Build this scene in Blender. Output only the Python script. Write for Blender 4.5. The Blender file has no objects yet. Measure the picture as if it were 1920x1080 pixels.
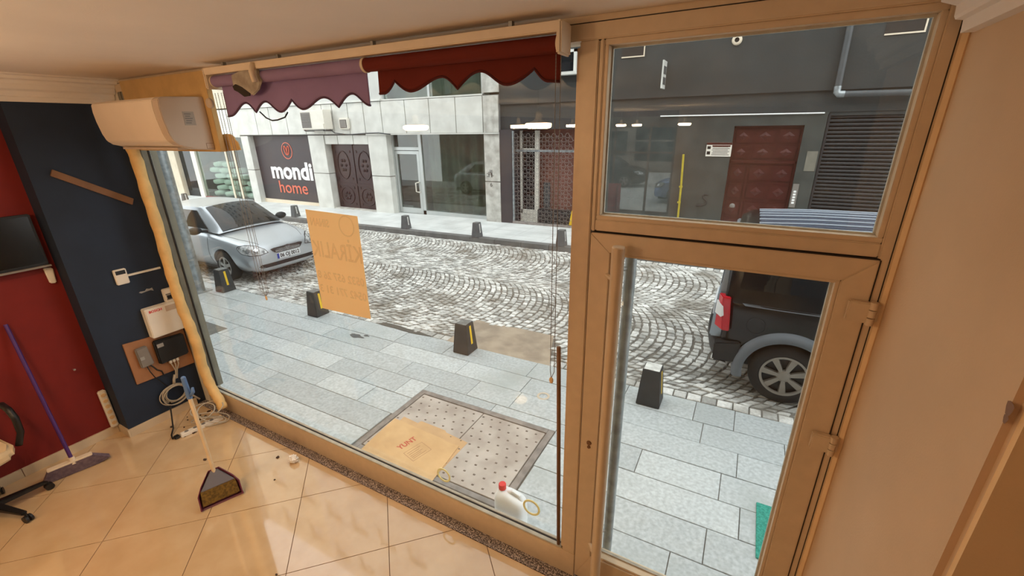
import bpy, bmesh, math, random
from mathutils import Vector, Matrix
from mathutils.bvhtree import BVHTree
random.seed(7)
R = random.Random(11)
scene = bpy.context.scene
col = scene.collection

# ---------------------------------------------------------------- camera
RIGHT = Vector((0.87950724, 0.47564964, -0.01498121))
DOWN = Vector((0.15333784, -0.3130524, -0.93727568))
FWD = Vector((-0.45050474, 0.82204356, -0.34826694))
CAM = Vector((0, 0, 2.5))
FPX = 808.654
cd = bpy.data.cameras.new('camera')
cd.sensor_width = 36.0
cd.lens = FPX / 1920 * 36
cd.clip_start = 0.02
cam = bpy.data.objects.new('camera', cd)
m = Matrix.Identity(4)
for i in range(3):
    m[i][0] = RIGHT[i]; m[i][1] = -DOWN[i]; m[i][2] = -FWD[i]; m[i][3] = CAM[i]
cam.matrix_world = m
col.objects.link(cam)
scene.camera = cam

# ---------------------------------------------------------------- sky and exposure
world = bpy.data.worlds.new('overcast_sky')
scene.world = world
world.use_nodes = True
wb = world.node_tree.nodes['Background']
wb.inputs[0].default_value = (0.97, 0.985, 1.0, 1)
wb.inputs[1].default_value = 3.1
LAMP_STRENGTH = 112.0
vs = scene.view_settings
vs.view_transform = 'Standard'
vs.look = 'None'
vs.exposure = 0.0
vs.gamma = 1.0
vs.use_curve_mapping = False

# ---------------------------------------------------------------- helpers
def lin(c):
    return tuple((x / 12.92 if x <= .04045 else ((x + .055) / 1.055) ** 2.4) for x in c)
def rgb(r, g, b):
    return lin((r / 255, g / 255, b / 255))

class NT:
    def __init__(s, name):
        s.m = bpy.data.materials.new(name); s.m.use_nodes = True
        s.t = s.m.node_tree; s.n = s.t.nodes; s.l = s.t.links
        s.p = s.n['Principled BSDF']; s.out = s.n['Material Output']
    def add(s, k, **kw):
        n = s.n.new(k)
        for a, b in kw.items(): setattr(n, a, b)
        return n
    def link(s, a, b): s.l.new(a, b)

def mat(name, c, rough=.6, metal=0., var=0., scale=8., bump=0., bscale=60., spec=.5, c2=None, tr=0., detail=4., dist=.002):
    """procedural principled material: base colour varied by noise, fine relief by noise bump"""
    t = NT(name); p = t.p
    p.inputs['Base Color'].default_value = (*c, 1)
    p.inputs['Roughness'].default_value = rough
    p.inputs['Metallic'].default_value = metal
    p.inputs['Specular IOR Level'].default_value = spec
    if tr: p.inputs['Transmission Weight'].default_value = tr
    if var or c2 or bump:
        tc = t.add('ShaderNodeTexCoord')
    if var or c2:
        nz = t.add('ShaderNodeTexNoise'); nz.inputs['Scale'].default_value = scale; nz.inputs['Detail'].default_value = detail
        t.link(tc.outputs['Object'], nz.inputs['Vector'])
        mx = t.add('ShaderNodeMix', data_type='RGBA')
        lo = c2 if c2 else tuple(max(0, x * (1 - var)) for x in c)
        hi = c if c2 else tuple(min(1, x * (1 + var)) for x in c)
        mx.inputs[6].default_value = (*lo, 1); mx.inputs[7].default_value = (*hi, 1)
        mr = t.add('ShaderNodeMapRange'); mr.inputs[1].default_value = .35; mr.inputs[2].default_value = .65
        t.link(nz.outputs['Fac'], mr.inputs[0]); t.link(mr.outputs[0], mx.inputs[0]); t.link(mx.outputs[2], p.inputs['Base Color'])
    if bump:
        nb = t.add('ShaderNodeTexNoise'); nb.inputs['Scale'].default_value = bscale
        t.link(tc.outputs['Object'], nb.inputs['Vector'])
        bp = t.add('ShaderNodeBump'); bp.inputs['Strength'].default_value = bump; bp.inputs['Distance'].default_value = dist
        t.link(nb.outputs['Fac'], bp.inputs['Height']); t.link(bp.outputs[0], p.inputs['Normal'])
    return t.m

def glass_mat(name, tint=(.96, .98, .97), ior=1.5, haze=0.0, hazecol=(.8, .8, .8)):
    """thin window pane: see-through, with Fresnel mirror reflection and faint dust"""
    t = NT(name); t.n.remove(t.p)
    tr = t.add('ShaderNodeBsdfTransparent'); tr.inputs[0].default_value = (*tint, 1)
    gl = t.add('ShaderNodeBsdfGlossy'); gl.inputs['Roughness'].default_value = 0.0
    lw = t.add('ShaderNodeLayerWeight'); lw.inputs[0].default_value = .5
    pw_ = t.add('ShaderNodeMath', operation='POWER'); pw_.inputs[1].default_value = 5; t.link(lw.outputs['Facing'], pw_.inputs[0])
    f0 = ((ior - 1) / (ior + 1)) ** 2
    fr = t.add('ShaderNodeMath', operation='MULTIPLY_ADD'); fr.inputs[1].default_value = 1 - f0; fr.inputs[2].default_value = f0; t.link(pw_.outputs[0], fr.inputs[0])
    mx = t.add('ShaderNodeMixShader')
    t.link(fr.outputs[0], mx.inputs[0]); t.link(tr.outputs[0], mx.inputs[1]); t.link(gl.outputs[0], mx.inputs[2])
    last = mx
    if haze:
        df = t.add('ShaderNodeBsdfDiffuse'); df.inputs[0].default_value = (*hazecol, 1)
        tc = t.add('ShaderNodeTexCoord')
        mp = t.add('ShaderNodeMapping'); mp.inputs['Scale'].default_value = (1.2, 1, 2.0); mp.inputs['Rotation'].default_value = (0, .6, 0)
        nz = t.add('ShaderNodeTexNoise'); nz.inputs['Scale'].default_value = 2.2; nz.inputs['Detail'].default_value = 8; nz.inputs['Distortion'].default_value = 1.2
        t.link(tc.outputs['Object'], mp.inputs[0]); t.link(mp.outputs[0], nz.inputs['Vector'])
        mr = t.add('ShaderNodeMapRange'); mr.inputs[1].default_value = .45; mr.inputs[2].default_value = .8; mr.inputs[3].default_value = haze * .15; mr.inputs[4].default_value = haze
        t.link(nz.outputs['Fac'], mr.inputs[0])
        m2 = t.add('ShaderNodeMixShader'); t.link(mr.outputs[0], m2.inputs[0]); t.link(mx.outputs[0], m2.inputs[1]); t.link(df.outputs[0], m2.inputs[2])
        last = m2
    t.link(last.outputs[0], t.out.inputs[0])
    return t.m

def attr_mat(name, ca, cb, rough=.75, dirt=None, dscale=1.2, bump=.3, bscale=40, dlo=.52, dhi=.68):
    """stone whose tone differs from piece to piece (attribute 'tone') plus dirt blotches"""
    t = NT(name); p = t.p; p.inputs['Roughness'].default_value = rough
    at = t.add('ShaderNodeAttribute', attribute_name='tone')
    mx = t.add('ShaderNodeMix', data_type='RGBA'); mx.inputs[6].default_value = (*ca, 1); mx.inputs[7].default_value = (*cb, 1)
    t.link(at.outputs['Fac'], mx.inputs[0]); last = mx.outputs[2]
    tc = t.add('ShaderNodeNewGeometry')
    nf = t.add('ShaderNodeTexNoise'); nf.inputs['Scale'].default_value = 35; nf.inputs['Detail'].default_value = 5
    t.link(tc.outputs['Position'], nf.inputs['Vector'])
    m3 = t.add('ShaderNodeMix', data_type='RGBA', blend_type='MULTIPLY'); m3.inputs[0].default_value = 1
    rr = t.add('ShaderNodeMapRange'); rr.inputs[1].default_value = .3; rr.inputs[2].default_value = .7; rr.inputs[3].default_value = .78; rr.inputs[4].default_value = 1.12
    t.link(nf.outputs['Fac'], rr.inputs[0]); t.link(last, m3.inputs[6]); t.link(rr.outputs[0], m3.inputs[7]); last = m3.outputs[2]
    if dirt:
        nd = t.add('ShaderNodeTexNoise'); nd.inputs['Scale'].default_value = dscale; nd.inputs['Detail'].default_value = 6
        t.link(tc.outputs['Position'], nd.inputs['Vector'])
        mr = t.add('ShaderNodeMapRange'); mr.inputs[1].default_value = dlo; mr.inputs[2].default_value = dhi; mr.inputs[4].default_value = .85
        t.link(nd.outputs['Fac'], mr.inputs[0])
        m2 = t.add('ShaderNodeMix', data_type='RGBA'); m2.inputs[7].default_value = (*dirt, 1)
        t.link(mr.outputs[0], m2.inputs[0]); t.link(last, m2.inputs[6]); last = m2.outputs[2]
    t.link(last, p.inputs['Base Color'])
    nb = t.add('ShaderNodeTexNoise'); nb.inputs['Scale'].default_value = bscale; t.link(tc.outputs['Position'], nb.inputs['Vector'])
    bp = t.add('ShaderNodeBump'); bp.inputs['Strength'].default_value = bump; bp.inputs['Distance'].default_value = .004
    t.link(nb.outputs['Fac'], bp.inputs['Height']); t.link(bp.outputs[0], p.inputs['Normal'])
    return t.m

def emit(name, c, s):
    t = NT(name); t.p.inputs['Base Color'].default_value = (*c, 1)
    t.p.inputs['Emission Color'].default_value = (*c, 1); t.p.inputs['Emission Strength'].default_value = s
    return t.m

ORG = {}                                     # world origin of every parent
def link(o, parent=None, loc=None):
    col.objects.link(o)
    if parent is not None: o.parent = parent
    return o
def thing(name, label, cat, loc=(0, 0, 0), group=None, rot=(0, 0, 0), kind=None):
    o = bpy.data.objects.new(name, None); o.empty_display_size = .05
    link(o); o.location = loc; o.rotation_euler = rot; ORG[o.name] = Vector(loc)
    if label: o['label'] = label
    if cat: o['category'] = cat
    if group: o['group'] = group
    if kind: o['kind'] = kind
    return o
def tag(o, label=None, cat=None, group=None, kind=None):
    if label: o['label'] = label
    if cat: o['category'] = cat
    if group: o['group'] = group
    if kind: o['kind'] = kind
    return o
def struct(name, label=None):
    o = thing(name, label, None, kind='structure'); return o

class MB:
    def __init__(s): s.v = []; s.f = []; s.tone = []
    def quad(s, a, b, c, d):
        n = len(s.v); s.v += [a, b, c, d]; s.f.append((n, n + 1, n + 2, n + 3)); return s
    def poly(s, pts):
        n = len(s.v); s.v += list(pts); s.f.append(tuple(range(n, n + len(pts)))); return s
    def box(s, x0, x1, y0, y1, z0, z1):
        n = len(s.v)
        s.v += [(x0, y0, z0), (x1, y0, z0), (x1, y1, z0), (x0, y1, z0), (x0, y0, z1), (x1, y0, z1), (x1, y1, z1), (x0, y1, z1)]
        s.f += [tuple(n + i for i in q) for q in ((3, 2, 1, 0), (4, 5, 6, 7), (0, 1, 5, 4), (1, 2, 6, 5), (2, 3, 7, 6), (3, 0, 4, 7))]
        return s
    def hexa(s, bot, top):
        n = len(s.v); k = len(bot); s.v += list(bot) + list(top)
        s.f.append(tuple(n + i for i in reversed(range(k)))); s.f.append(tuple(n + k + i for i in range(k)))
        for i in range(k):
            j = (i + 1) % k; s.f.append((n + i, n + j, n + k + j, n + k + i))
        return s
    def prism(s, pts, axis, a, b):
        """2D outline extruded along an axis: x -> pts are (y,z); y -> (x,z); z -> (x,y)"""
        def P(p, t): return {'x': (t, p[0], p[1]), 'y': (p[0], t, p[1]), 'z': (p[0], p[1], t)}[axis]
        return s.hexa([P(p, a) for p in pts], [P(p, b) for p in pts])
    def tube(s, pts, r, n=8, cap=True):
        pts = [Vector(p) for p in pts]; k0 = len(s.v); rs = r if isinstance(r, (list, tuple)) else [r] * len(pts)
        up = Vector((0, 0, 1)); prev = None
        for i, p in enumerate(pts):
            d = (pts[min(i + 1, len(pts) - 1)] - pts[max(i - 1, 0)]).normalized()
            if prev is None:
                a = d.cross(up if abs(d.z) < .9 else Vector((1, 0, 0))).normalized()
            else:
                a = prev - d * prev.dot(d); a.normalize()
            prev = a; b = d.cross(a)
            for j in range(n):
                t = 2 * math.pi * j / n; s.v.append(tuple(p + (a * math.cos(t) + b * math.sin(t)) * rs[i]))
        for i in range(len(pts) - 1):
            for j in range(n):
                q = (j + 1) % n; s.f.append((k0 + i * n + j, k0 + i * n + q, k0 + (i + 1) * n + q, k0 + (i + 1) * n + j))
        if cap:
            s.f.append(tuple(k0 + j for j in reversed(range(n)))); e = k0 + (len(pts) - 1) * n; s.f.append(tuple(e + j for j in range(n)))
        return s
    def lathe(s, prof, c=(0, 0, 0), axis='z', n=24, close=False):
        """prof: (radius, height) list revolved about an axis through c"""
        k0 = len(s.v); c = Vector(c)
        for (r, h) in prof:
            for j in range(n):
                t = 2 * math.pi * j / n; a, b = r * math.cos(t), r * math.sin(t)
                s.v.append(tuple(c + Vector({'z': (a, b, h), 'y': (a, h, b), 'x': (h, a, b)}[axis])))
        m_ = len(prof)
        for i in range(m_ if close else m_ - 1):
            i2 = (i + 1) % m_
            for j in range(n):
                q = (j + 1) % n; s.f.append((k0 + i * n + j, k0 + i * n + q, k0 + i2 * n + q, k0 + i2 * n + j))
        return s
    def grid(s, fn, nu, nv):
        k0 = len(s.v)
        for i in range(nu + 1):
            for j in range(nv + 1): s.v.append(tuple(fn(i / nu, j / nv)))
        for i in range(nu):
            for j in range(nv):
                a = k0 + i * (nv + 1) + j; s.f.append((a, a + nv + 1, a + nv + 2, a + 1))
        return s
    def mesh(s, name, off=Vector((0, 0, 0)), fix=True, bevel=0., seg=2):
        me = bpy.data.meshes.new(name)
        me.from_pydata([tuple(Vector(p) - off) for p in s.v], [], s.f)
        if s.tone:
            at = me.attributes.new('tone', 'FLOAT', 'FACE'); at.data.foreach_set('value', s.tone)
        if fix or bevel:
            bm = bmesh.new(); bm.from_mesh(me)
            if bevel:
                bmesh.ops.remove_doubles(bm, verts=bm.verts, dist=1e-5)
                ed = [e for e in bm.edges if len(e.link_faces) == 2 and e.calc_face_angle(0) > .5]
                bmesh.ops.bevel(bm, geom=ed, offset=bevel, segments=seg, affect='EDGES', clamp_overlap=True)
            bmesh.ops.recalc_face_normals(bm, faces=bm.faces)
            bm.to_mesh(me); bm.free()
        return me
    def build(s, name, material, parent=None, smooth=False, bevel=0., seg=2, solid=0., sub=0, local=False, fix=True):
        off = Vector((0, 0, 0))
        if parent is not None and not local: off = ORG[parent.name]
        me = s.mesh(name, off, fix, bevel, seg)
        me.materials.append(material)
        o = bpy.data.objects.new(name, me); link(o, parent)
        ORG[o.name] = off if parent is not None else Vector((0, 0, 0))
        if smooth:
            for p in me.polygons: p.use_smooth = True
        if solid:
            md = o.modifiers.new('s', 'SOLIDIFY'); md.thickness = solid; md.offset = 0
        if sub:
            md = o.modifiers.new('u', 'SUBSURF'); md.levels = sub; md.render_levels = sub
        return o

def smooth_angle(o, a=35):
    me = o.data
    for p in me.polygons: p.use_smooth = True
    try: me.set_sharp_from_angle(angle=math.radians(a))
    except Exception: pass
    return o

def text(name, s, material, parent, mtx, size=1., extrude=.002, bold=0., align='CENTER', width=None):
    """lettering turned into a mesh; mtx places it (text plane = local XY)"""
    cu = bpy.data.curves.new(name, 'FONT'); cu.body = s; cu.size = size; cu.extrude = extrude; cu.align_x = align; cu.align_y = 'CENTER'
    cu.offset = bold; cu.resolution_u = 3
    o = bpy.data.objects.new(name + '_c', cu); col.objects.link(o)
    dg = bpy.context.evaluated_depsgraph_get()
    me = bpy.data.meshes.new_from_object(o.evaluated_get(dg))
    bpy.data.objects.remove(o)
    me.name = name
    if width:
        xs = [v.co.x for v in me.vertices]; k = width / (max(xs) - min(xs))
        me.transform(Matrix.Diagonal((k, 1, 1, 1)))
    me.transform(Matrix.Translation(-(ORG[parent.name] if parent else Vector())) @ mtx)
    me.materials.clear(); me.materials.append(material)
    ob = bpy.data.objects.new(name, me); link(ob, parent); ORG[ob.name] = ORG[parent.name] if parent else Vector()
    return ob
def frame_mtx(o, ex, ey):
    ex = Vector(ex).normalized(); ey = Vector(ey).normalized(); ez = ex.cross(ey)
    m = Matrix.Identity(4)
    for i in range(3): m[i][0] = ex[i]; m[i][1] = ey[i]; m[i][2] = ez[i]; m[i][3] = o[i]
    return m

def gz(x): return -0.2 + 0.012 * x            # the street falls gently to the left
def proj(p):
    d = Vector(p) - CAM; z = d.dot(FWD)
    if z <= 0: return None
    return (960 + FPX * d.dot(RIGHT) / z, 540 + FPX * d.dot(DOWN) / z, z)

# ---------------------------------------------------------------- materials
M = {}
M['plaster'] = mat('wall_plaster', rgb(206, 176, 142), .85, var=.04, scale=3, bump=.25, bscale=140)
M['ceiling'] = mat('ceiling_paint', rgb(230, 221, 211), .85, var=.03, scale=2, bump=.2, bscale=160)
M['wall_low'] = mat('tan_wall_paint', rgb(230, 196, 148), .85, var=.04, scale=3, bump=.25, bscale=140)
M['red'] = mat('red_wall_paint', rgb(116, 17, 8), .7, var=.08, scale=4, bump=.25, bscale=120)
M['blue'] = mat('navy_wall_paint', rgb(26, 40, 60), .7, var=.1, scale=5, bump=.25, bscale=120)
M['tile'] = mat('cream_floor_tile', rgb(208, 180, 142), .06, c2=rgb(200, 170, 130), scale=5, spec=.6)
M['tile'].node_tree.nodes['Principled BSDF'].inputs['Coat Weight'].default_value = .8
M['tile'].node_tree.nodes['Principled BSDF'].inputs['Coat Roughness'].default_value = .03
M['tile'].node_tree.nodes['Principled BSDF'].inputs['Coat IOR'].default_value = 1.7
M['grout'] = mat('brown_grout', rgb(112, 78, 48), .8)
M['base'] = mat('beige_baseboard_tile', rgb(206, 186, 156), .35, var=.05, scale=6)
M['alu'] = mat('bronze_anodised_aluminium', rgb(212, 191, 161), .38, .2, var=.03, scale=20, bump=.05, bscale=300)
M['alu_dark'] = mat('dark_seal_rubber', rgb(38, 30, 24), .7)
M['alu_grey'] = mat('grey_sealant_strip', rgb(186, 184, 172), .6, var=.1, scale=20)
M['post'] = mat('grey_weathered_post', rgb(122, 118, 104), .6, var=.12, scale=9)
M['caulk'] = mat('cream_caulk', rgb(228, 196, 150), .7, var=.06, scale=10)
M['white'] = mat('white_plastic', rgb(232, 226, 214), .45, var=.02, scale=10)
M['ac'] = mat('ivory_air_conditioner_plastic', rgb(236, 222, 202), .5, var=.02, scale=6)
M['ac_side'] = mat('shaded_end_cap_ivory', rgb(200, 182, 162), .55, var=.02, scale=6)  # ivory darkened to carry the shade of the end turned from the lamps
M['mdf'] = mat('yellow_mdf_board', rgb(206, 170, 112), .7, var=.06, scale=12, bump=.1, bscale=200)
M['dark_wood'] = mat('brown_wood_board', rgb(128, 92, 62), .6, var=.12, scale=9, bump=.1)
M['board'] = mat('veneer_board', rgb(160, 112, 76), .55, var=.1, scale=6)
M['black'] = mat('black_plastic', rgb(22, 22, 24), .45, var=.1, scale=10)
M['black_gloss'] = mat('black_screen', rgb(8, 8, 9), .15)
M['grey'] = mat('grey_plastic', rgb(128, 122, 116), .5, var=.05, scale=10)
def fabric(name, c, thru, fac=.45):
    m_ = mat(name, c, .85, var=.06, scale=6, bump=.3, bscale=500); t = m_.node_tree
    tl = t.nodes.new('ShaderNodeBsdfTranslucent'); tl.inputs[0].default_value = (*thru, 1)
    mx = t.nodes.new('ShaderNodeMixShader'); mx.inputs[0].default_value = fac
    t.links.new(t.nodes['Principled BSDF'].outputs[0], mx.inputs[1]); t.links.new(tl.outputs[0], mx.inputs[2]); t.links.new(mx.outputs[0], t.nodes['Material Output'].inputs[0])
    return m_
M['purple'] = fabric('mauve_blind_fabric', rgb(182, 156, 196), rgb(150, 128, 168), .4)
M['purple_trim'] = mat('plum_piping', rgb(84, 58, 84), .85)
M['maroon'] = fabric('maroon_blind_fabric', rgb(134, 50, 38), rgb(112, 26, 18), .4)
M['maroon_trim'] = mat('dark_red_piping', rgb(80, 16, 14), .85)
M['tape'] = fabric('pale_yellow_tape', rgb(255, 250, 205), rgb(255, 252, 190), .25)
M['cream_metal'] = mat('cream_painted_metal', rgb(230, 214, 190), .4, var=.03, scale=12)
M['glass'] = glass_mat('window_glass', haze=.06, hazecol=(.75, .78, .76))
M['glass_transom'] = glass_mat('transom_glass', ior=1.62, haze=.05, hazecol=(.75, .78, .76))
M['glass_door'] = glass_mat('door_glass', haze=.025, hazecol=(.75, .78, .76))
M['glass_shop'] = glass_mat('shop_glass', tint=(.80, .86, .82), ior=1.7)
M['glass_upper'] = glass_mat('upper_window_glass', tint=(.35, .4, .42), ior=6.0)
M['slab'] = attr_mat('grey_paving_stone', rgb(184, 190, 191), rgb(206, 211, 211), .7, dirt=rgb(172, 178, 176), dscale=.9, bump=.3)
M['sett'] = attr_mat('pale_granite_sett', rgb(168, 167, 162), rgb(246, 245, 240), .7, dirt=rgb(132, 126, 114), dscale=1.9, bump=.5, bscale=60, dlo=.50, dhi=.68)
M['sand'] = mat('joint_sand', rgb(116, 111, 103), .95, var=.22, scale=5, bump=.5, bscale=80)
M['patch'] = mat('sandy_concrete_patch', rgb(178, 162, 142), .95, c2=rgb(150, 136, 120), scale=5, bump=.6, bscale=40, dist=.006)
M['bollard'] = mat('black_painted_concrete', rgb(52, 54, 54), .6, var=.2, scale=9, bump=.5, bscale=60)
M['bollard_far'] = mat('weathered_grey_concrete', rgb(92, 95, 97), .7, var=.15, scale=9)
M['bollard_top'] = mat('worn_concrete_top', rgb(120, 122, 120), .8, var=.25, scale=18, bump=.4)
M['bollard_worn'] = mat('scraped_pale_concrete_top', rgb(215, 215, 210), .8, var=.2, scale=18, bump=.4)
M['yellow_pipe'] = mat('faded_yellow_pipe', rgb(176, 158, 40), .6, var=.1)
M['yellow'] = mat('yellow_reflective_tape', rgb(250, 205, 40), .4)
M['kerb'] = mat('dark_kerb_stone', rgb(112, 112, 110), .8, var=.15, scale=5, bump=.3)
M['marble'] = mat('white_marble_cladding', rgb(224, 223, 216), .45, c2=rgb(206, 205, 198), scale=2.5, detail=8)
M['marble_dirty'] = mat('stained_white_marble', rgb(214, 212, 204), .6, c2=rgb(170, 166, 158), scale=4, detail=9)
M['cream_wall'] = mat('cream_house_wall', rgb(214, 204, 184), .85, var=.08, scale=3)
M['charcoal'] = mat('charcoal_sign_panel', rgb(58, 52, 55), .5, var=.03, scale=3)
M['ink_white'] = mat('white_sign_lettering', rgb(250, 250, 248), .4)
M['ink_coral'] = mat('coral_sign_lettering', rgb(222, 108, 82), .4)
M['brown_door'] = mat('dark_maroon_door_metal', rgb(48, 28, 29), .35, .2, var=.12, scale=4)
M['silver_frame'] = mat('silver_aluminium_frame', rgb(192, 196, 194), .35, .4, var=.03)
M['curtain'] = mat('grey_green_curtain', rgb(112, 114, 100), .9, c2=rgb(86, 88, 78), scale=2)
M['dark_in'] = mat('dark_shop_interior', rgb(70, 68, 64), .9, var=.1)
M['redbrown_in'] = mat('reddish_wood_panelling', rgb(122, 78, 66), .7, var=.1, scale=3)
M['darkstucco'] = mat('dark_grey_stucco', rgb(60, 62, 61), .9, c2=rgb(52, 54, 53), scale=1.6, bump=.5, bscale=30, dist=.005)
M['darkstucco2'] = mat('dark_brown_grey_pier', rgb(66, 61, 62), .85, var=.08, scale=3)
M['stucco_low'] = mat('weathered_grey_stucco', rgb(72, 75, 71), .9, c2=rgb(56, 60, 57), scale=2.2, detail=8, bump=.5, bscale=30, dist=.005)
M['red_door'] = mat('oxblood_door_metal', rgb(72, 26, 23), .4, .1, var=.12, scale=5)
M['shutter'] = mat('dark_grey_shutter', rgb(48, 46, 47), .5, .2, var=.08, scale=6)
M['steel'] = mat('galvanised_steel', rgb(176, 182, 184), .45, .55, c2=rgb(140, 147, 150), scale=14)
M['pipe'] = mat('grey_drain_pipe', rgb(74, 78, 80), .55, var=.08)
M['far_paving'] = mat('pale_far_paving', rgb(222, 224, 222), .8, c2=rgb(202, 205, 203), scale=1.5)
M['hatch'] = mat('sandy_steel_hatch_plate', rgb(198, 188, 178), .75, c2=rgb(168, 156, 146), scale=4, detail=8, bump=.3, bscale=60)
M['hatch_frame'] = mat('hatch_frame_steel', rgb(140, 132, 126), .7, var=.2, scale=12)
M['dot'] = mat('worn_steel_stud', rgb(118, 106, 98), .7, var=.2, scale=20)
M['cardboard'] = mat('brown_cardboard', rgb(222, 182, 132), .85, c2=rgb(206, 166, 118), scale=4)
M['ink_red'] = mat('red_box_print', rgb(190, 80, 62), .8)
M['ink_brown'] = mat('brown_box_print', rgb(168, 128, 92), .8)
M['jug'] = mat('milky_white_plastic', rgb(236, 238, 238), .4)
M['cap'] = mat('red_plastic_cap', rgb(216, 44, 46), .4)
M['orange'] = None
M['car_silver'] = mat('silver_car_paint', rgb(196, 202, 208), .28, .55, spec=.6)
M['car_blue'] = mat('pale_blue_car_paint', rgb(150, 172, 215), .28, .4)
M['car_black'] = mat('black_car_paint', rgb(20, 21, 23), .22, .1)
M['car_glass'] = mat('dark_car_glass', rgb(16, 22, 26), .03, spec=.5)
M['trim_black'] = mat('black_car_trim', rgb(30, 31, 32), .55)
M['trim_grey'] = mat('grey_wheel_arch_plastic', rgb(104, 110, 116), .6, var=.04)
M['tyre'] = mat('dusty_tyre_rubber', rgb(40, 39, 38), .85, var=.15, scale=10)
M['rim'] = mat('alloy_rim', rgb(178, 174, 168), .4, .5, var=.04)
M['rim_dull'] = mat('dull_alloy_rim', rgb(152, 144, 134), .5, .3, var=.06)
M['chrome'] = mat('chrome', rgb(220, 222, 225), .12, 1.)
M['lamp_clear'] = mat('clear_headlamp', rgb(222, 224, 224), .08, .2, c2=rgb(110, 114, 116), scale=16)
M['lamp_red'] = mat('red_tail_lamp', rgb(196, 22, 40), .15)
M['lamp_white'] = mat('white_reversing_lamp', rgb(225, 225, 225), .2)
M['plate'] = mat('white_number_plate', rgb(232, 234, 236), .4)
M['plate_blue'] = mat('blue_plate_band', rgb(30, 60, 160), .4)
M['ink_black'] = mat('black_lettering', rgb(20, 20, 20), .5)
M['beads'] = mat('dull_grey_bead_chain', rgb(134, 130, 124), .5, .2)
M['cable'] = mat('pale_grey_cable', rgb(178, 168, 150), .6)
M['cable_black'] = mat('black_cable', rgb(24, 22, 22), .6)
M['wrap'] = mat('cream_duct_wrap', rgb(222, 184, 122), .7, var=.08, scale=10, bump=.5, bscale=40, dist=.004)
M['broom_purple'] = mat('violet_broom_handle', rgb(74, 40, 110), .4)
M['broom_wood'] = mat('cream_broom_handle', rgb(232, 208, 168), .5, var=.05)
M['broom_blue'] = mat('blue_grip_plastic', rgb(92, 126, 176), .5)
M['broom_grey'] = mat('slate_broom_head', rgb(112, 112, 122), .5)
M['bristle'] = mat('olive_gold_bristles', rgb(128, 98, 36), .9, c2=rgb(86, 64, 22), scale=60)
M['pan'] = mat('plum_dustpan', rgb(104, 44, 62), .4)
M['bristle_grey'] = mat('grey_violet_bristles', rgb(124, 106, 116), .8, c2=rgb(98, 82, 96), scale=40)
M['leather'] = mat('cream_chair_leather', rgb(214, 192, 156), .5, var=.04)
M['mat_green'] = mat('turquoise_door_mat', rgb(72, 176, 158), .95, c2=rgb(40, 140, 124), scale=70, bump=.8, bscale=150, dist=.01)
M['crumple'] = mat('crumpled_white_paper', rgb(235, 230, 222), .8, var=.1, scale=40)
M['dust'] = mat('floor_dirt', rgb(70, 52, 40), .9)
M['sack'] = mat('white_woven_sack', rgb(226, 234, 228), .8, var=.06, scale=8)
M['cladding'] = mat('pale_upper_facade', rgb(206, 205, 200), .8, var=.05, scale=2)
M['near_wall'] = mat('grey_render_above_shop', rgb(132, 136, 138), .85, var=.06, scale=2)
M['plug'] = mat('bare_steel_plate', rgb(170, 168, 164), .4, .6)
M['granite'] = None
t = NT('speckled_granite'); tc = t.add('ShaderNodeTexCoord'); vo = t.add('ShaderNodeTexNoise'); vo.inputs['Scale'].default_value = 120; vo.inputs['Detail'].default_value = 3
cr = t.add('ShaderNodeValToRGB'); e = cr.color_ramp.elements
e[0].position = .36; e[0].color = (*rgb(52, 46, 46), 1); e[1].position = .66; e[1].color = (*rgb(206, 196, 190), 1)
k = cr.color_ramp.elements.new(.5); k.color = (*rgb(118, 108, 106), 1)
t.link(tc.outputs['Object'], vo.inputs['Vector']); t.link(vo.outputs['Fac'], cr.inputs[0]); t.link(cr.outputs[0], t.p.inputs['Base Color']); t.p.inputs['Roughness'].default_value = .3
M['granite'] = t.m
t = NT('orange_paper'); t.n.remove(t.p)
d1 = t.add('ShaderNodeBsdfDiffuse'); d1.inputs[0].default_value = (*rgb(252, 204, 146), 1)
d2 = t.add('ShaderNodeBsdfTranslucent'); d2.inputs[0].default_value = (*rgb(253, 204, 140), 1)
mx = t.add('ShaderNodeMixShader'); mx.inputs[0].default_value = .6
t.link(d1.outputs[0], mx.inputs[1]); t.link(d2.outputs[0], mx.inputs[2]); t.link(mx.outputs[0], t.out.inputs[0]); M['orange'] = t.m
t = NT('print_showing_through'); t.n.remove(t.p)
d1 = t.add('ShaderNodeBsdfDiffuse'); d1.inputs[0].default_value = (*rgb(196, 112, 40), 1)
d2 = t.add('ShaderNodeBsdfTransparent')
mx = t.add('ShaderNodeMixShader'); mx.inputs[0].default_value = .92
t.link(d1.outputs[0], mx.inputs[1]); t.link(d2.outputs[0], mx.inputs[2]); t.link(mx.outputs[0], t.out.inputs[0]); M['orange_ink'] = t.m
M['lamp_glow'] = emit('lamp_glow', (1.0, .69, .40), LAMP_STRENGTH)

# ================================================================ THE ROOM
WY = 1.74          # room face of the shop-front frame
GY = 1.80          # glass plane
CZ = 2.88          # ceiling
XL, XB, XR, XR2 = -4.65, -4.46, 0.45, 2.4
YB = -9.6
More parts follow.
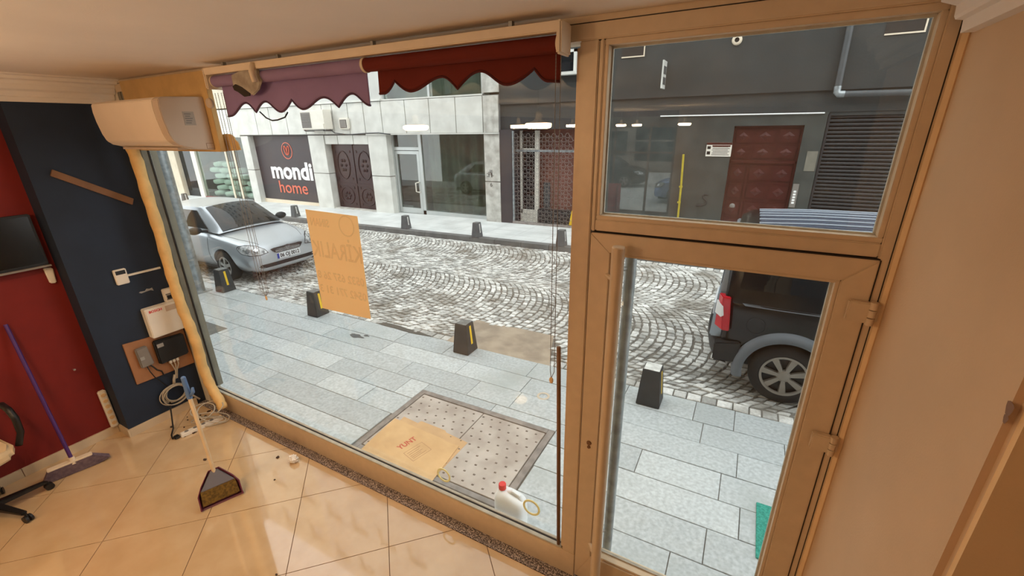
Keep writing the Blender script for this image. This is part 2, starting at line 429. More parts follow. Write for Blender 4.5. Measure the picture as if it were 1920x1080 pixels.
# floor: base slab with grout, diagonal 60 cm tiles laid on it
fl = struct('floor')
MB().box(XL - .2, XR2, YB, WY + .12, -.12, -.004).build('screed', M['grout'], fl)
def clip(poly, x0, x1, y0, y1):
    for ax, val, sgn in ((0, x0, 1), (0, x1, -1), (1, y0, 1), (1, y1, -1)):
        out = []
        for i in range(len(poly)):
            a, b = poly[i], poly[(i + 1) % len(poly)]
            da, db = (a[ax] - val) * sgn, (b[ax] - val) * sgn
            if da >= 0: out.append(a)
            if da * db < 0:
                k = da / (da - db); out.append((a[0] + (b[0] - a[0]) * k, a[1] + (b[1] - a[1]) * k))
        poly = out
        if len(poly) < 3: return []
    return poly
h = .6 / math.sqrt(2); g = .0032
N0 = (-2.53, 1.375)
rest = MB()
for i in range(-14, 15):
    for j in range(-14, 15):
        cx, cy = N0[0] + (i + j) * h, N0[1] + (i - j) * h + 0
        cx += 0; cy += h
        p = clip([(cx + h - g, cy), (cx, cy + h - g), (cx - h + g, cy), (cx, cy - h + g)], XL, XR2, YB, 1.668)
        if not p: continue
        ys = [q[1] for q in p]
        bot = [(q[0], q[1], -.006) for q in p]; top = [(q[0], q[1], 0) for q in p]
        if max(ys) > -1.2: MB().hexa(bot, top).build('tile', M['tile'], fl)
        else: rest.hexa(bot, top)
tag(rest.build('tiles_at_the_back', M['tile'], fl), kind='stuff')
o = MB().box(XL, XR, 1.672, WY + .1, -.02, .002).build('trim_1', M['granite']); tag(o, 'speckled grey granite strip along the foot of the shop window', kind='structure')
# ceiling
o = MB().box(XL - .2, XR2 + .1, YB - .2, WY, CZ, CZ + .15).build('ceiling', M['ceiling']); tag(o, 'cream painted ceiling', kind='structure')
# crown mouldings
def crown(name, x, y0, y1, s, label):
    pr = [(0, -.165), (.028, -.165), (.03, -.135), (.046, -.132), (.05, -.125), (.052, -.10), (.085, -.088), (.088, -.06), (.096, -.055), (.10, -.036), (.15, -.03), (.158, -.012), (.19, -.008), (.19, 0), (0, 0)]
    b = MB(); pts = [(x + s * a, CZ + z) for a, z in pr]; pts = [(p if i not in (0, len(pts) - 1) else (x - s * .19, p[1])) for i, p in enumerate(pts)]
    b.prism(pts, 'y', y0, y1); o = b.build(name, M['ceiling']); tag(o, label, kind='structure'); return o
crown('trim_2', XB, YB, 1.735, 1, 'cream stepped crown moulding above the red and navy wall')
crown('trim_3', XR, .94, 1.70, -1, 'cream crown moulding above the right wall')
# left wall: red wall with navy pier standing proud of it
wl = struct('wall_left', 'red wall with a navy painted pier beside the shop window')
MB().box(XL - .2, XL, YB, WY + .12, 0, CZ).build('red_wall', M['red'], wl)
MB().box(XL - .01, XB, 1.12, WY + .1, 0, CZ).build('navy_pier', M['blue'], wl)
bl = struct('baseboard_left', 'beige tile skirting along the red and navy wall')
for a, b_ in ((-.7, -.1), (-.1, .5), (.5, 1.105)):
    MB().box(XL, XL + .014, a + .002, b_ - .002, 0, .075).build('skirting_tile', M['base'], bl)
MB().box(XL, XB + .014, 1.106, 1.12, 0, .075).build('skirting_tile', M['base'], bl)
MB().box(XB, XB + .014, 1.121, 1.66, 0, .075).build('skirting_tile', M['base'], bl)
# right wall: plastered stub beside the door, then the room widens
wr = struct('wall_right', 'beige plastered wall stub beside the glass door')
MB().box(XR, XR2 + .1, .94, WY + .12, 0, CZ).build('plaster_wall', M['plaster'], wr, bevel=.012)
MB().box(XR + .012, XR2, .925, .941, 0, CZ).build('tan_return', M['wall_low'], wr)
b = MB()
for (y, z, r) in ((.95, 2.035, .016), (.948, 2.015, .010)):
    b.poly([(XR - .001, y + r * .7 * math.cos(t) * (1 + .25 * math.sin(3 * t)), z + r * math.sin(t) * (1 + .2 * math.cos(2 * t))) for t in [k * .5236 for k in range(12)]])
b.build('plaster_chip', M['dark_wood'], wr)
o = MB().box(XR2, XR2 + .2, YB, 1, 0, CZ).build('wall_right_rear', M['blue']); tag(o, 'navy wall of the wider rear room', kind='structure')
o = MB().tube([(XR - .004, WY - .004, 0), (XR - .004, WY - .004, CZ - .16)], .014, 6).build('trim_4', M['caulk']); tag(o, 'cream caulk line between door jamb and plaster wall', kind='structure')
# rear wall with the other shop front (seen only mirrored in the glass)
wk = struct('wall_back', 'rear wall with a second glazed shop front')
MB().box(-2.0, XR2, YB - .2, YB, 0, CZ).build('rear_wall', M['plaster'], wk)
MB().box(XL, -2.0, YB - .2, YB, 2.45, CZ).build('rear_lintel', M['dark_wood'], wk)
b = MB().box(XL, -2.0, YB - .1, YB - .04, 0, .1).box(XL, -2.0, YB - .1, YB - .04, 1.75, 1.8)
for x in (XL, -3.75, -2.75, -2.06): b.box(x, x + .06, YB - .1, YB - .04, 0, 2.45)
b.build('rear_frame', M['dark_wood'], wk)
MB().box(XL, -2.0, YB - .075, YB - .069, .1, 2.45).build('rear_pane', M['glass_door'], wk)
pf = struct('floor_added_platform', 'unseen dark platform added below the camera to darken door reflections')  # unseen; guessed from the camera height, added to darken the door's reflections
MB().box(-.75, XR2, -2.6, .30, 0, .86).build('riser', M['dark_wood'], pf)
MB().box(-.78, XR2, -2.6, .33, .86, .90).build('deck', M['dark_wood'], pf)
# front wall pieces above the frame and behind the duct
wf = struct('wall_front', 'narrow wall strips around the shop window')
MB().box(XL, -4.37, WY, WY + .12, 0, CZ).build('wall_strip', M['cream_wall'], wf)
MB().box(-4.2, XR + .2, WY + .06, WY + .14, 2.86, CZ + .15).build('lintel', M['near_wall'], wf)

# ---------------------------------------------------------------- shop-front frame: big window
w1 = struct('window_1', 'large shop window in a bronze aluminium frame')
FO = WY + .11
PL = -4.275
MB().box(-4.36, -.57, WY, WY + .058, .0, .178).build('bottom_rail', M['alu'], w1, bevel=.003)
MB().box(PL, -.655, WY + .003, WY + .028, .178, .187).build('glazing_bead', M['alu_grey'], w1, bevel=.002)
MB().box(PL, -.655, WY + .029, WY + .040, .176, .185).build('gasket', M['alu_dark'], w1)
MB().box(PL, -.655, WY + .041, WY + .060, .176, .187).build('outer_bead', M['alu_grey'], w1, bevel=.002)
MB().box(-4.36, -.57, WY + .064, FO, -.1, .08).build('outer_sill', M['alu_grey'], w1, bevel=.003)
MB().box(-4.37, PL, WY, FO, .178, 2.80).build('left_post', M['post'], w1, bevel=.004)
MB().box(-4.315, -4.309, WY - .001, WY + .01, .178, 2.80).build('post_groove', M['alu_dark'], w1)
MB().box(PL, PL + .006, WY + .045, WY + .057, .19, 2.78).build('left_gasket', M['alu_dark'], w1)
MB().box(-.645, -.571, WY, FO, .178, 2.80).build('mullion', M['alu'], w1, bevel=.004)
MB().box(-.66, -.645, WY + .012, WY + .05, .187, 2.78).build('mullion_bead', M['alu'], w1, bevel=.002)
MB().box(-4.37, XR - .01, WY - .004, FO, 2.80, CZ).build('head_rail', M['alu'], w1, bevel=.004)
MB().box(-4.37, XR - .01, WY - .006, WY, 2.855, 2.858).build('head_groove', M['alu_dark'], w1)
MB().box(PL + .001, -.65, GY - .003, GY + .003, .17, 2.80).build('pane', M['glass'], w1)
# ---------------------------------------------------------------- transom light
w2 = struct('window_2', 'transom window above the glass door')
MB().box(-.568, -.55, WY, FO, 2.085, 2.80).build('stile', M['alu'], w2, bevel=.004)
MB().box(.398, XR - .012, WY, FO, 0, 2.80).build('jamb', M['alu'], w2, bevel=.004)
MB().box(.428, .431, WY - .001, WY, 0, 2.80).build('jamb_groove', M['alu_dark'], w2)
MB().box(-.55, .398, WY, FO, 2.088, 2.135).build('transom_bar', M['alu'], w2, bevel=.004)
for nm, bx in (('bead', (-.55, .398, WY + .006, WY + .05, 2.135, 2.152)), ('bead', (-.55, .398, WY + .006, WY + .05, 2.78, 2.80)), ('bead', (-.55, -.535, WY + .006, WY + .05, 2.152, 2.78)), ('bead', (.383, .398, WY + .006, WY + .05, 2.152, 2.78))):
    MB().box(*bx).build(nm, M['alu'], w2, bevel=.002)
b = MB()
for bx in ((-.535, .383, WY + .045, WY + .058, 2.152, 2.158), (-.535, .383, WY + .045, WY + .058, 2.772, 2.78), (-.535, -.529, WY + .045, WY + .058, 2.158, 2.772), (.377, .383, WY + .045, WY + .058, 2.158, 2.772)): b.box(*bx)
b.build('gasket', M['alu_grey'], w2)
MB().box(-.54, .39, GY - .003, GY + .003, 2.145, 2.79).build('pane', M['glass_transom'], w2)
# ---------------------------------------------------------------- glass door
d1_ = struct('door_1', 'glazed aluminium shop door with a long tubular pull')
DL, DR, DT, DB = -.565, .405, 2.08, .03
MB().prism([(DL, DB), (DL + .088, DB + .2), (DL + .088, DT - .082), (DL, DT)], 'y', WY - .006, FO - .03).build('lock_stile', M['alu'], d1_, bevel=.003)
MB().prism([(DR, DB), (DR, DT), (DR - .088, DT - .082), (DR - .088, DB + .2)], 'y', WY - .006, FO - .03).build('hinge_stile', M['alu'], d1_, bevel=.003)
MB().prism([(DL, DT), (DL + .088, DT - .082), (DR - .088, DT - .082), (DR, DT)], 'y', WY - .006, FO - .03).build('top_rail', M['alu'], d1_, bevel=.003)
MB().prism([(DL, DB), (DR, DB), (DR - .088, DB + .2), (DL + .088, DB + .2)], 'y', WY - .006, FO - .03).build('bottom_rail', M['alu'], d1_, bevel=.003)
for bx in ((DL + .088, DL + .1, WY + .002, WY + .045, DB + .2, DT - .082), (DR - .1, DR - .088, WY + .002, WY + .045, DB + .2, DT - .082), (DL + .1, DR - .1, WY + .002, WY + .045, DT - .094, DT - .082), (DL + .1, DR - .1, WY + .002, WY + .045, DB + .2, DB + .212)):
    MB().box(*bx).build('glazing_bead', M['alu'], d1_, bevel=.002)
b = MB()
for bx in ((DL + .1, DL + .106, WY + .04, WY + .056, DB + .212, DT - .094), (DR - .108, DR - .1, WY + .04, WY + .056, DB + .212, DT - .094), (DL + .1, DR - .1, WY + .04, WY + .056, DB + .212, DB + .219)): b.box(*bx)
b.build('gasket', M['alu_grey'], d1_)
MB().box(DL + .095, DR - .095, GY - .003, GY + .003, DB + .205, DT - .088).build('pane', M['glass_door'], d1_)
MB().box(DR, DR + .004, WY - .003, WY + .02, DB, DT).build('gap_seal', M['alu_dark'], d1_)
MB().box(DL, DR, WY - .003, WY + .02, DT, DT + .005).build('gap_seal', M['alu_dark'], d1_)
# pull handles inside and outside
for nm, y, mm, xx in (('pull_handle', WY - .075, M['alu'], -.425), ('pull_handle', FO + .03, M['steel'], -.42)):
    hb = MB().tube([(xx, y, .10), (xx, y, 2.045)], .026, 20).build(nm, mm, d1_); smooth_angle(hb)
    for z in (.32, 1.9):
        MB().tube([(xx, y, z), (xx - .06, WY + (-.004 if y < WY else .075), z)], .011, 10).build('standoff', mm, hb)
    MB().lathe([(0, 2.052), (.024, 2.05), (.027, 2.045)], (xx, y, 0), 'z', 20).build('end_cap', M['alu'], hb)
# lock cylinder
lk = MB().lathe([(0, WY - .012), (.011, WY - .012), (.013, WY - .006)], (DL + .045, 0, 1.0), 'y', 16).lathe([(0, WY - .011), (.008, WY - .011), (.009, WY - .006)], (DL + .045, 0, .975), 'y', 12).build('lock_cylinder', M['dark_wood'], d1_)
# hinges
for z in (1.905, 1.365):
    hg = MB().box(DR - .055, DR + .005, WY - .032, WY - .006, z - .036, z + .036).build('hinge', M['alu'], d1_, bevel=.004)
    for dz in (-.028, 0, .028):
        smooth_angle(MB().tube([(DR + .012, WY - .028, z + dz - .0125), (DR + .012, WY - .028, z + dz + .0125)], .012, 12).build('hinge_knuckle', M['alu'], hg))
    MB().box(DR + .014, DR + .04, WY - .014, WY - .001, z - .034, z + .034).build('hinge_leaf', M['alu'], hg, bevel=.003)

# ================================================================ THINGS IN THE ROOM
# pendant lamps (their light fills the room; mirrored in the glass)
lamp_spots = [(-3.10, -.07, 'pendant disc lamp near the left wall, closest to the mauve blind'), (-1.84, -.32, 'pendant disc lamp closest to the camera, left of the door'),
              (-3.33, -2.77, 'pendant disc lamp in the second row by the red wall'), (-3.10, -4.51, 'pendant disc lamp in the third row by the red wall'),
              (-3.02, -7.6, 'pendant disc lamp in front of the rear shop front, left one'), (-2.85, -8.5, 'pendant disc lamp nearest the rear shop front pane'),
              (-1.40, -6.5, 'pendant disc lamp before the solid rear wall')]
for (x, y, lb) in lamp_spots:
    z = 2.52
    t_ = thing('pendant_lamp', lb, 'lamp', (x, y, z), 'pendant disc lamps in the shop')
    MB().lathe([(0, -.032), (.085, -.032), (.112, -.026), (.124, -.012), (.125, .002), (.118, .014), (.10, .018)], (x, y, z), 'z', 28).build('glowing_disc', M['lamp_glow'], t_, smooth=True)
    MB().lathe([(.102, .019), (.08, .03), (.04, .04), (.03, .06), (.028, .10), (.02, .12), (0, .121)], (x, y, z), 'z', 20).build('housing', M['cream_metal'], t_, smooth=True)
    MB().tube([(x, y, z + .12), (x, y, CZ)], .004, 6).build('cord', M['cable'], t_)
    MB().lathe([(.04, CZ - z - .03), (.045, CZ - z - .001)], (x, y, z), 'z', 14).build('ceiling_rose', M['white'], t_)

# air conditioner on an MDF board
o = MB().box(-4.20, -3.10, 1.705, 1.738, 2.38, 2.862).build('mounting_board', M['mdf'], bevel=.002); tag(o, 'yellowish MDF board behind the wall air conditioner', 'board')
ac = thing('air_conditioner', 'ivory split air conditioner hung on a board above the window corner', 'air conditioner', (-3.6, 1.7, 2.4))
prof = [(1.705, 2.715), (1.47, 2.705), (1.448, 2.69), (1.444, 2.64), (1.447, 2.58), (1.458, 2.50), (1.472, 2.455), (1.50, 2.43), (1.60, 2.402), (1.705, 2.392)]
smooth_angle(MB().prism(prof, 'x', -4.06, -3.235).build('body', M['ac'], ac, bevel=.004), 30)
smooth_angle(MB().prism([(a - .001 if a < 1.7 else a, z) for a, z in prof], 'x', -3.23, -3.16).build('end_cap', M['ac_side'], ac, bevel=.004), 30)
MB().box(-4.0, -3.26, 1.53, 1.60, 2.398, 2.412).build('air_outlet', M['ac_side'], ac)
b = MB()
for a, c in (((1.56, 2.545), (1.625, 2.625)),): b.box(-3.1601, -3.1588, a[0], c[0], a[1], c[1])
st = b.build('rating_sticker', mat('grey_sticker', rgb(168, 158, 146), .6), ac)
b = MB()
for q in range(5): b.box(-3.1589, -3.1582, 1.568 + .004 * (q % 2), 1.60 + .012 * (q % 3) * .5, 2.556 + q * .013, 2.562 + q * .013)
b.build('print', M['grey'], st)
MB().box(-3.1602, -3.1590, 1.655, 1.70, 2.434, 2.436).box(-3.1602, -3.1590, 1.655, 1.657, 2.402, 2.436).box(-3.1602, -3.159, 1.655, 1.70, 2.402, 2.404).build('knockout_outline', M['dark_wood'], ac)
# wrapped duct down the corner
pts = [(-4.20, 1.66, 2.42), (-4.215, 1.675, 2.3), (-4.228, 1.68, 2.02), (-4.218, 1.68, 1.74), (-4.236, 1.68, 1.43), (-4.238, 1.68, 1.23), (-4.222, 1.68, 1.03), (-4.18, 1.68, .87), (-4.158, 1.68, .70), (-4.178, 1.68, .49), (-4.15, 1.68, .335), (-4.09, 1.675, .24), (-4.02, 1.67, .17), (-3.98, 1.66, .10)]
fine = []
for i in range(len(pts) - 1):
    for k in range(4): fine.append(tuple(Vector(pts[i]).lerp(Vector(pts[i + 1]), k / 4)))
fine.append(pts[-1])
o = MB().tube(fine, [.040 + .003 * math.sin(i * 1.9) for i in range(len(fine))], 14).build('refrigerant_duct', M['wrap'], smooth=True); tag(o, 'cream tape-wrapped pipe running down the navy corner', 'duct')
# things on the navy pier
o = MB().prism([(1.225, 2.225), (1.247, 2.268), (1.665, 2.0), (1.645, 1.952)], 'x', XB, XB + .018).build('wood_slat', M['dark_wood'], bevel=.002); tag(o, 'brown wooden slat fixed aslant on the navy wall', 'slat')
th = thing('thermostat', 'small white thermostat on the navy wall', 'thermostat', (XB, 1.42, 1.34))
MB().box(XB, XB + .028, 1.375, 1.46, 1.335, 1.462).build('case', M['white'], th, bevel=.005)
MB().box(XB + .027, XB + .030, 1.385, 1.45, 1.42, 1.452).build('display', M['black'], th)
o = MB().box(XB, XB + .016, 1.462, 1.70, 1.388, 1.403).build('cable_trunking', M['white']); tag(o, 'thin white cable trunking beside the thermostat', 'trunking')
b = MB().prism([(1.50, 1.225), (1.515, 1.215), (1.55, 1.22), (1.585, 1.222), (1.605, 1.21), (1.60, 1.24), (1.58, 1.236), (1.56, 1.243), (1.545, 1.228), (1.51, 1.232)], 'x', XB, XB + .004)
o = b.build('peeled_plaster', M['plug']); tag(o, 'pale peeled fleck on the navy wall below the thermostat', 'fleck')
br = thing('breaker_box', 'small white breaker box on the navy wall by the duct', 'breaker box', (XB, 1.69, 1.08))
MB().box(XB, XB + .05, 1.655, 1.735, 1.085, 1.205).build('case', M['white'], br, bevel=.006)
for k in range(3): MB().box(XB + .05, XB + .06, 1.667 + k * .021, 1.684 + k * .021, 1.12, 1.15).build('switch', M['black'], br)
for z in (1.108, 1.155): MB().box(XB + .05, XB + .053, 1.662, 1.732, z, z + .01).build('window_edge', M['grey'], br)
cb = thing('control_box', 'white wall-mounted control box with a dark brand mark', 'control box', (XB, 1.6, .82))
MB().box(XB, XB + .075, 1.47, 1.735, .815, 1.085).build('case', M['white'], cb, bevel=.006)
text('brand_lettering', 'BOSCH', M['cap'], cb, frame_mtx((XB + .0765, 1.545, 1.055), (0, 1, 0), (0, 0, 1)), size=.03, extrude=.0006, bold=.0008)
MB().box(XB + .075, XB + .0765, 1.62, 1.73, 1.02, 1.07).build('paper_label', M['ac_side'], cb)
bd = thing('equipment_board', 'brown veneer board carrying the router on the navy wall', 'board', (XB, 1.5, .43))
MB().prism([(1.275, .445), (1.275, .835), (1.725, .80), (1.735, .43)], 'x', XB, XB + .016).build('panel', M['board'], bd, bevel=.002)
rt = thing('router', 'black router box on the veneer board with white cable plugs', 'router', (XB + .02, 1.6, .55))
MB().prism([(1.465, .555), (1.465, .785), (1.70, .765), (1.70, .56)], 'x', XB + .016, XB + .06).build('case', M['black'], rt, bevel=.01)
MB().box(XB + .06, XB + .0612, 1.48, 1.53, .715, .75).build('sticker', M['plug'], rt)
b = MB()
for k in range(3):
    y = 1.545 + k * .028
    MB().box(XB + .025, XB + .05, y - .009, y + .009, .53, .556).build('plug', M['white'], rt)
    MB().tube([(XB + .04, y, .532), (XB + .05, y - .004 * (k - 1), .50), (XB + .045, 1.56 + .008 * k, .45), (XB + .03, 1.55 + .005 * k, .36)], .005, 6).build('cable', M['cable'], rt)
gb = thing('power_adapter_box', 'small grey adapter box on the veneer board', 'adapter', (XB + .02, 1.38, .57))
MB().prism([(1.335, .58), (1.33, .765), (1.415, .77), (1.43, .585)], 'x', XB + .016, XB + .05).build('case', M['grey'], gb, bevel=.008)
MB().box(XB + .05, XB + .0512, 1.345, 1.375, .655, .685).build('sticker', M['plug'], gb)
MB().tube([(XB + .035, 1.375, .585), (XB + .045, 1.38, .53), (XB + .04, 1.40, .46), (XB + .035, 1.43, .40), (XB + .03, 1.47, .31)], .004, 6).build('cord', M['cable_black'], gb)
MB().tube([(XB + .035, 1.40, .585), (XB + .05, 1.43, .52), (XB + .045, 1.46, .49), (XB + .03, 1.47, .44)], .006, 6).build('cord', M['cable_black'], gb)
# coil of grey cable hanging below the board
b = MB()
for k in range(7):
    rr = .085 + R.uniform(-.014, .016); cy, cz = 1.50 + R.uniform(-.012, .012), .225 + R.uniform(-.012, .012)
    b.tube([(XB + .03 + .008 * math.sin(t * .7 + k) + .004 * k, cy + rr * 1.15 * math.cos(t), cz + rr * math.sin(t)) for t in [i * 2 * math.pi / 26 for i in range(27)]], .005, 6)
b.tube([(XB + .03, 1.52, .31), (XB + .035, 1.53, .36), (XB + .03, 1.55, .40)], .012, 8)
b.tube([(XB + .05, 1.58, .18), (XB + .06, 1.63, .13), (XB + .08, 1.66, .08)], .008, 8)
o = b.build('cable_coil', M['cable'], smooth=True); tag(o, 'coil of grey cable hung on the navy wall below the board', 'cable')
# tangle of grey cable in the corner
b = MB(); pp = []
for i in range(150):
    t = i * .21
    pp.append((-4.02 + .14 * math.cos(t) * (.65 + .35 * math.sin(t * .23)) + .05 * math.sin(t * .31), 1.55 + .09 * math.sin(t * 1.03) + .03 * math.cos(t * .27), max(.012, .07 + .085 * math.sin(t * .47 + .7) + .05 * math.sin(t * .19))))
o = MB().tube(pp, .005, 6).build('loose_cable', M['cable'], smooth=True); tag(o, 'tangle of grey cable on the floor at the window corner', 'cable')
o = MB().tube([(XB + .03, 1.45, .17), (-4.38, 1.42, .12), (-4.30, 1.38, .07), (-4.22, 1.34, .02), (-4.15, 1.29, .008), (-4.09, 1.27, .008), (-4.05, 1.30, .010)], .006, 8).build('black_cord', M['cable_black'], smooth=True); tag(o, 'black power cord trailing from the navy wall to the floor strip', 'cord')
ps = thing('floor_power_strip', 'white power strip lying on the floor below the coil', 'power strip', (-4.05, 1.32, 0))
b = MB().hexa([(-4.085, 1.32, 0), (-4.03, 1.315, 0), (-3.975, 1.64, 0), (-4.03, 1.65, 0)], [(-4.08, 1.325, .032), (-4.035, 1.32, .032), (-3.98, 1.635, .032), (-4.025, 1.645, .032)])
b.build('case', M['white'], ps, bevel=.004)
for k in range(4):
    u = .15 + k * .2; c = Vector((-4.058, 1.32, .0325)).lerp(Vector((-4.0, 1.64, .0325)), u)
    MB().lathe([(0, 0), (.014, 0), (.016, .002)], tuple(c), 'z', 12).build('socket', M['grey'], ps)
MB().box(-4.09, -4.05, 1.275, 1.315, .002, .03).build('plug', M['black'], ps, bevel=.006)
b = MB()
for i in range(26):
    x, y = -4.2 + R.uniform(-.12, .22), 1.5 + R.uniform(-.16, .14); s = R.uniform(.006, .018); a = R.uniform(0, 3)
    b.prism([(x + s * math.cos(a + k * 1.26) * R.uniform(.5, 1.2), y + s * math.sin(a + k * 1.26) * R.uniform(.5, 1.2)) for k in range(5)], 'z', .001, .004 + s * .25)
o = b.build('corner_debris', M['dust']); tag(o, 'scattered dark grit on the floor in the window corner', 'debris', kind='stuff')
# red wall items
pw = thing('wall_power_strip', 'white multi-socket power strip upright at the red and navy wall edge', 'power strip', (XL + .02, 1.08, .05))
MB().box(XL + .001, XL + .04, 1.06, 1.112, .075, .44).build('case', M['white'], pw, bevel=.008)
for k in range(6): MB().lathe([(0, .0415), (.015, .0415), (.018, .04)], (XL, 1.086, .12 + k * .056), 'x', 14).build('socket', M['caulk'], pw)
tv = thing('television', 'black flat television on the red wall', 'television', (XL + .05, .7, 1.58))
MB().box(XL + .04, XL + .075, .22, 1.075, 1.585, 1.965).build('casing', M['black'], tv, bevel=.006)
MB().box(XL + .0745, XL + .0755, .235, 1.06, 1.605, 1.95).build('screen', M['black_gloss'], tv)
MB().box(XL + .03, XL + .09, .22, 1.08, 1.572, 1.585).build('bottom_bezel', M['grey'], tv)
MB().box(XL, XL + .04, .5, .8, 1.65, 1.85).build('wall_mount', M['black'], tv)
o = MB().prism([(1.05, 1.43), (1.085, 1.425), (1.095, 1.545), (1.045, 1.555)], 'x', XL, XL + .03).build('wall_hook', M['white'], bevel=.006); tag(o, 'small white plastic holder under the television', 'holder')
o = MB().tube([(XL, .985, .70), (XL + .035, .985, .705)], .004, 8).lathe([(0, .037), (.008, .036), (.008, .033)], (XL, .985, .705), 'x', 10).build('nail', M['plug']); tag(o, 'single nail sticking out of the red wall', 'nail')

# violet broom against the red wall
bm_ = thing('push_broom', 'violet-handled broom leaning on the red wall', 'broom', (-4.33, .71, 0))
top = Vector((-4.625, .745, 1.21)); bot = Vector((-4.335, .715, .125))
smooth_angle(MB().tube([bot, bot.lerp(top, .5), top], .0125, 12).build('handle', M['broom_purple'], bm_))
smooth_angle(MB().tube([bot + Vector((.012, 0, -.035)), bot + Vector((0, 0, .02))], .02, 12).build('socket', M['cream_metal'], bm_))
A, B_ = Vector((-4.36, .575, .105)), Vector((-4.305, .825, .105))
dx = Vector((.022, -.005, 0))
MB().hexa([A - dx, B_ - dx, B_ + dx, A + dx], [A - dx + Vector((0, 0, .016)), B_ - dx + Vector((0, 0, .016)), B_ + dx + Vector((0, 0, .016)), A + dx + Vector((0, 0, .016))]).build('head_block', M['cream_metal'], bm_, bevel=.004)
b = MB(); n = 40
for i in range(n):
    u0, u1 = i / n, (i + .93) / n
    a0, a1 = A.lerp(B_, u0), A.lerp(B_, u1)
    c0 = Vector((-4.405, .535, 0)).lerp(Vector((-4.305, .915, 0)), u0); c1 = Vector((-4.405, .535, 0)).lerp(Vector((-4.305, .915, 0)), u1)
    w_ = Vector((.03, -.006, 0)); lift = Vector((0, 0, .004 + .05 * max(0, u0 - .8) * 2))
    b.hexa([c0 - w_ + lift, c1 - w_ + lift, c1 + w_ + lift, c0 + w_ + lift], [a0 - dx, a1 - dx, a1 + dx, a0 + dx])
b.build('bristles', M['bristle_grey'], bm_)

# upright broom clipped into a dustpan
O = Vector((-3.005, 1.085, 0)); ex = Vector((.385, .923, 0)).normalized(); u_ = Vector((-.105, .045, .235)).normalized(); n_ = ex.cross(u_).normalized()
if n_.x < 0: n_ = -n_
def L(a, b_, c=0): return O + ex * a + u_ * b_ + n_ * c
dp = thing('dustpan', 'plum dustpan standing upright on the tiles', 'dustpan', tuple(O))
ol = [(-.13, 0), (.13, 0), (.128, .10), (.10, .155), (.035, .245), (-.035, .245), (-.10, .155), (-.128, .10)]
MB().hexa([L(a, z, -.012) for a, z in ol], [L(a, z, -.008) for a, z in ol]).build('back_plate', M['pan'], dp)
for (p, q) in ((1, 2), (2, 3), (3, 4), (5, 6), (6, 7), (7, 0)):
    (a0, b0), (a1, b1) = ol[p], ol[q]; k = .94
    MB().hexa([L(a0, b0, -.012), L(a1, b1, -.012), L(a1 * k, b1, -.012), L(a0 * k, b0, -.012)], [L(a0, b0, .03), L(a1, b1, .03), L(a1 * k, b1, .03), L(a0 * k, b0, .03)]).build('rim', M['pan'], dp)
MB().hexa([L(-.132, -.004, -.02), L(.132, -.004, -.02), L(.132, -.004, .01), L(-.132, -.004, .01)], [L(-.132, .012, -.012), L(.132, .012, -.012), L(.132, .008, .004), L(-.132, .008, .004)]).build('lip', M['pan'], dp)
bb = thing('hand_broom', 'cream-handled broom with blue grip clipped into the plum dustpan', 'broom', tuple(L(0, .03)))
MB().hexa([L(-.105, .125, 0), L(.105, .125, 0), L(.105, .125, .032), L(-.105, .125, .032)], [L(-.022, .24, .004), L(.022, .24, .004), L(.022, .24, .028), L(-.022, .24, .028)]).build('head', M['broom_grey'], bb, bevel=.004)
o = MB().poly([L(.028 * math.cos(t), .165 + .011 * math.sin(t), .030) for t in [k * .5236 for k in range(12)]]).build('oval_badge', M['ac_side'], bb)
b = MB(); n = 46
for i in range(n):
    a0 = -.112 + .224 * i / n; a1 = a0 + .0044; z0 = .022 + R.uniform(0, .006)
    b.hexa([L(a0, z0, -.002), L(a1, z0, -.002), L(a1, z0, .026), L(a0, z0, .026)], [L(a0 * .94, .13, .004), L(a1 * .94, .13, .004), L(a1 * .94, .13, .028), L(a0 * .94, .13, .028)])
b.build('bristles', M['bristle'], bb)
hb0 = L(0, .225, .016); ht = Vector((hb0.x - .012, hb0.y + .002, .86))
smooth_angle(MB().tube([hb0, hb0.lerp(ht, .5), ht], .0125, 12).build('handle', M['broom_wood'], bb))
gr = smooth_angle(MB().tube([ht - Vector((0, 0, .03)), ht + Vector((0, 0, .02)), ht + Vector((-.002, 0, .13)), ht + Vector((-.002, 0, .137))], [.0165, .0165, .0145, .008], 12).build('grip', M['broom_blue'], bb))
MB().tube([ht + Vector((.01, .004, -.01)), ht + Vector((.035, .014, .02)), ht + Vector((.042, .016, .055))], [.010, .011, .008], 10).build('hook', M['broom_blue'], gr, smooth=True)

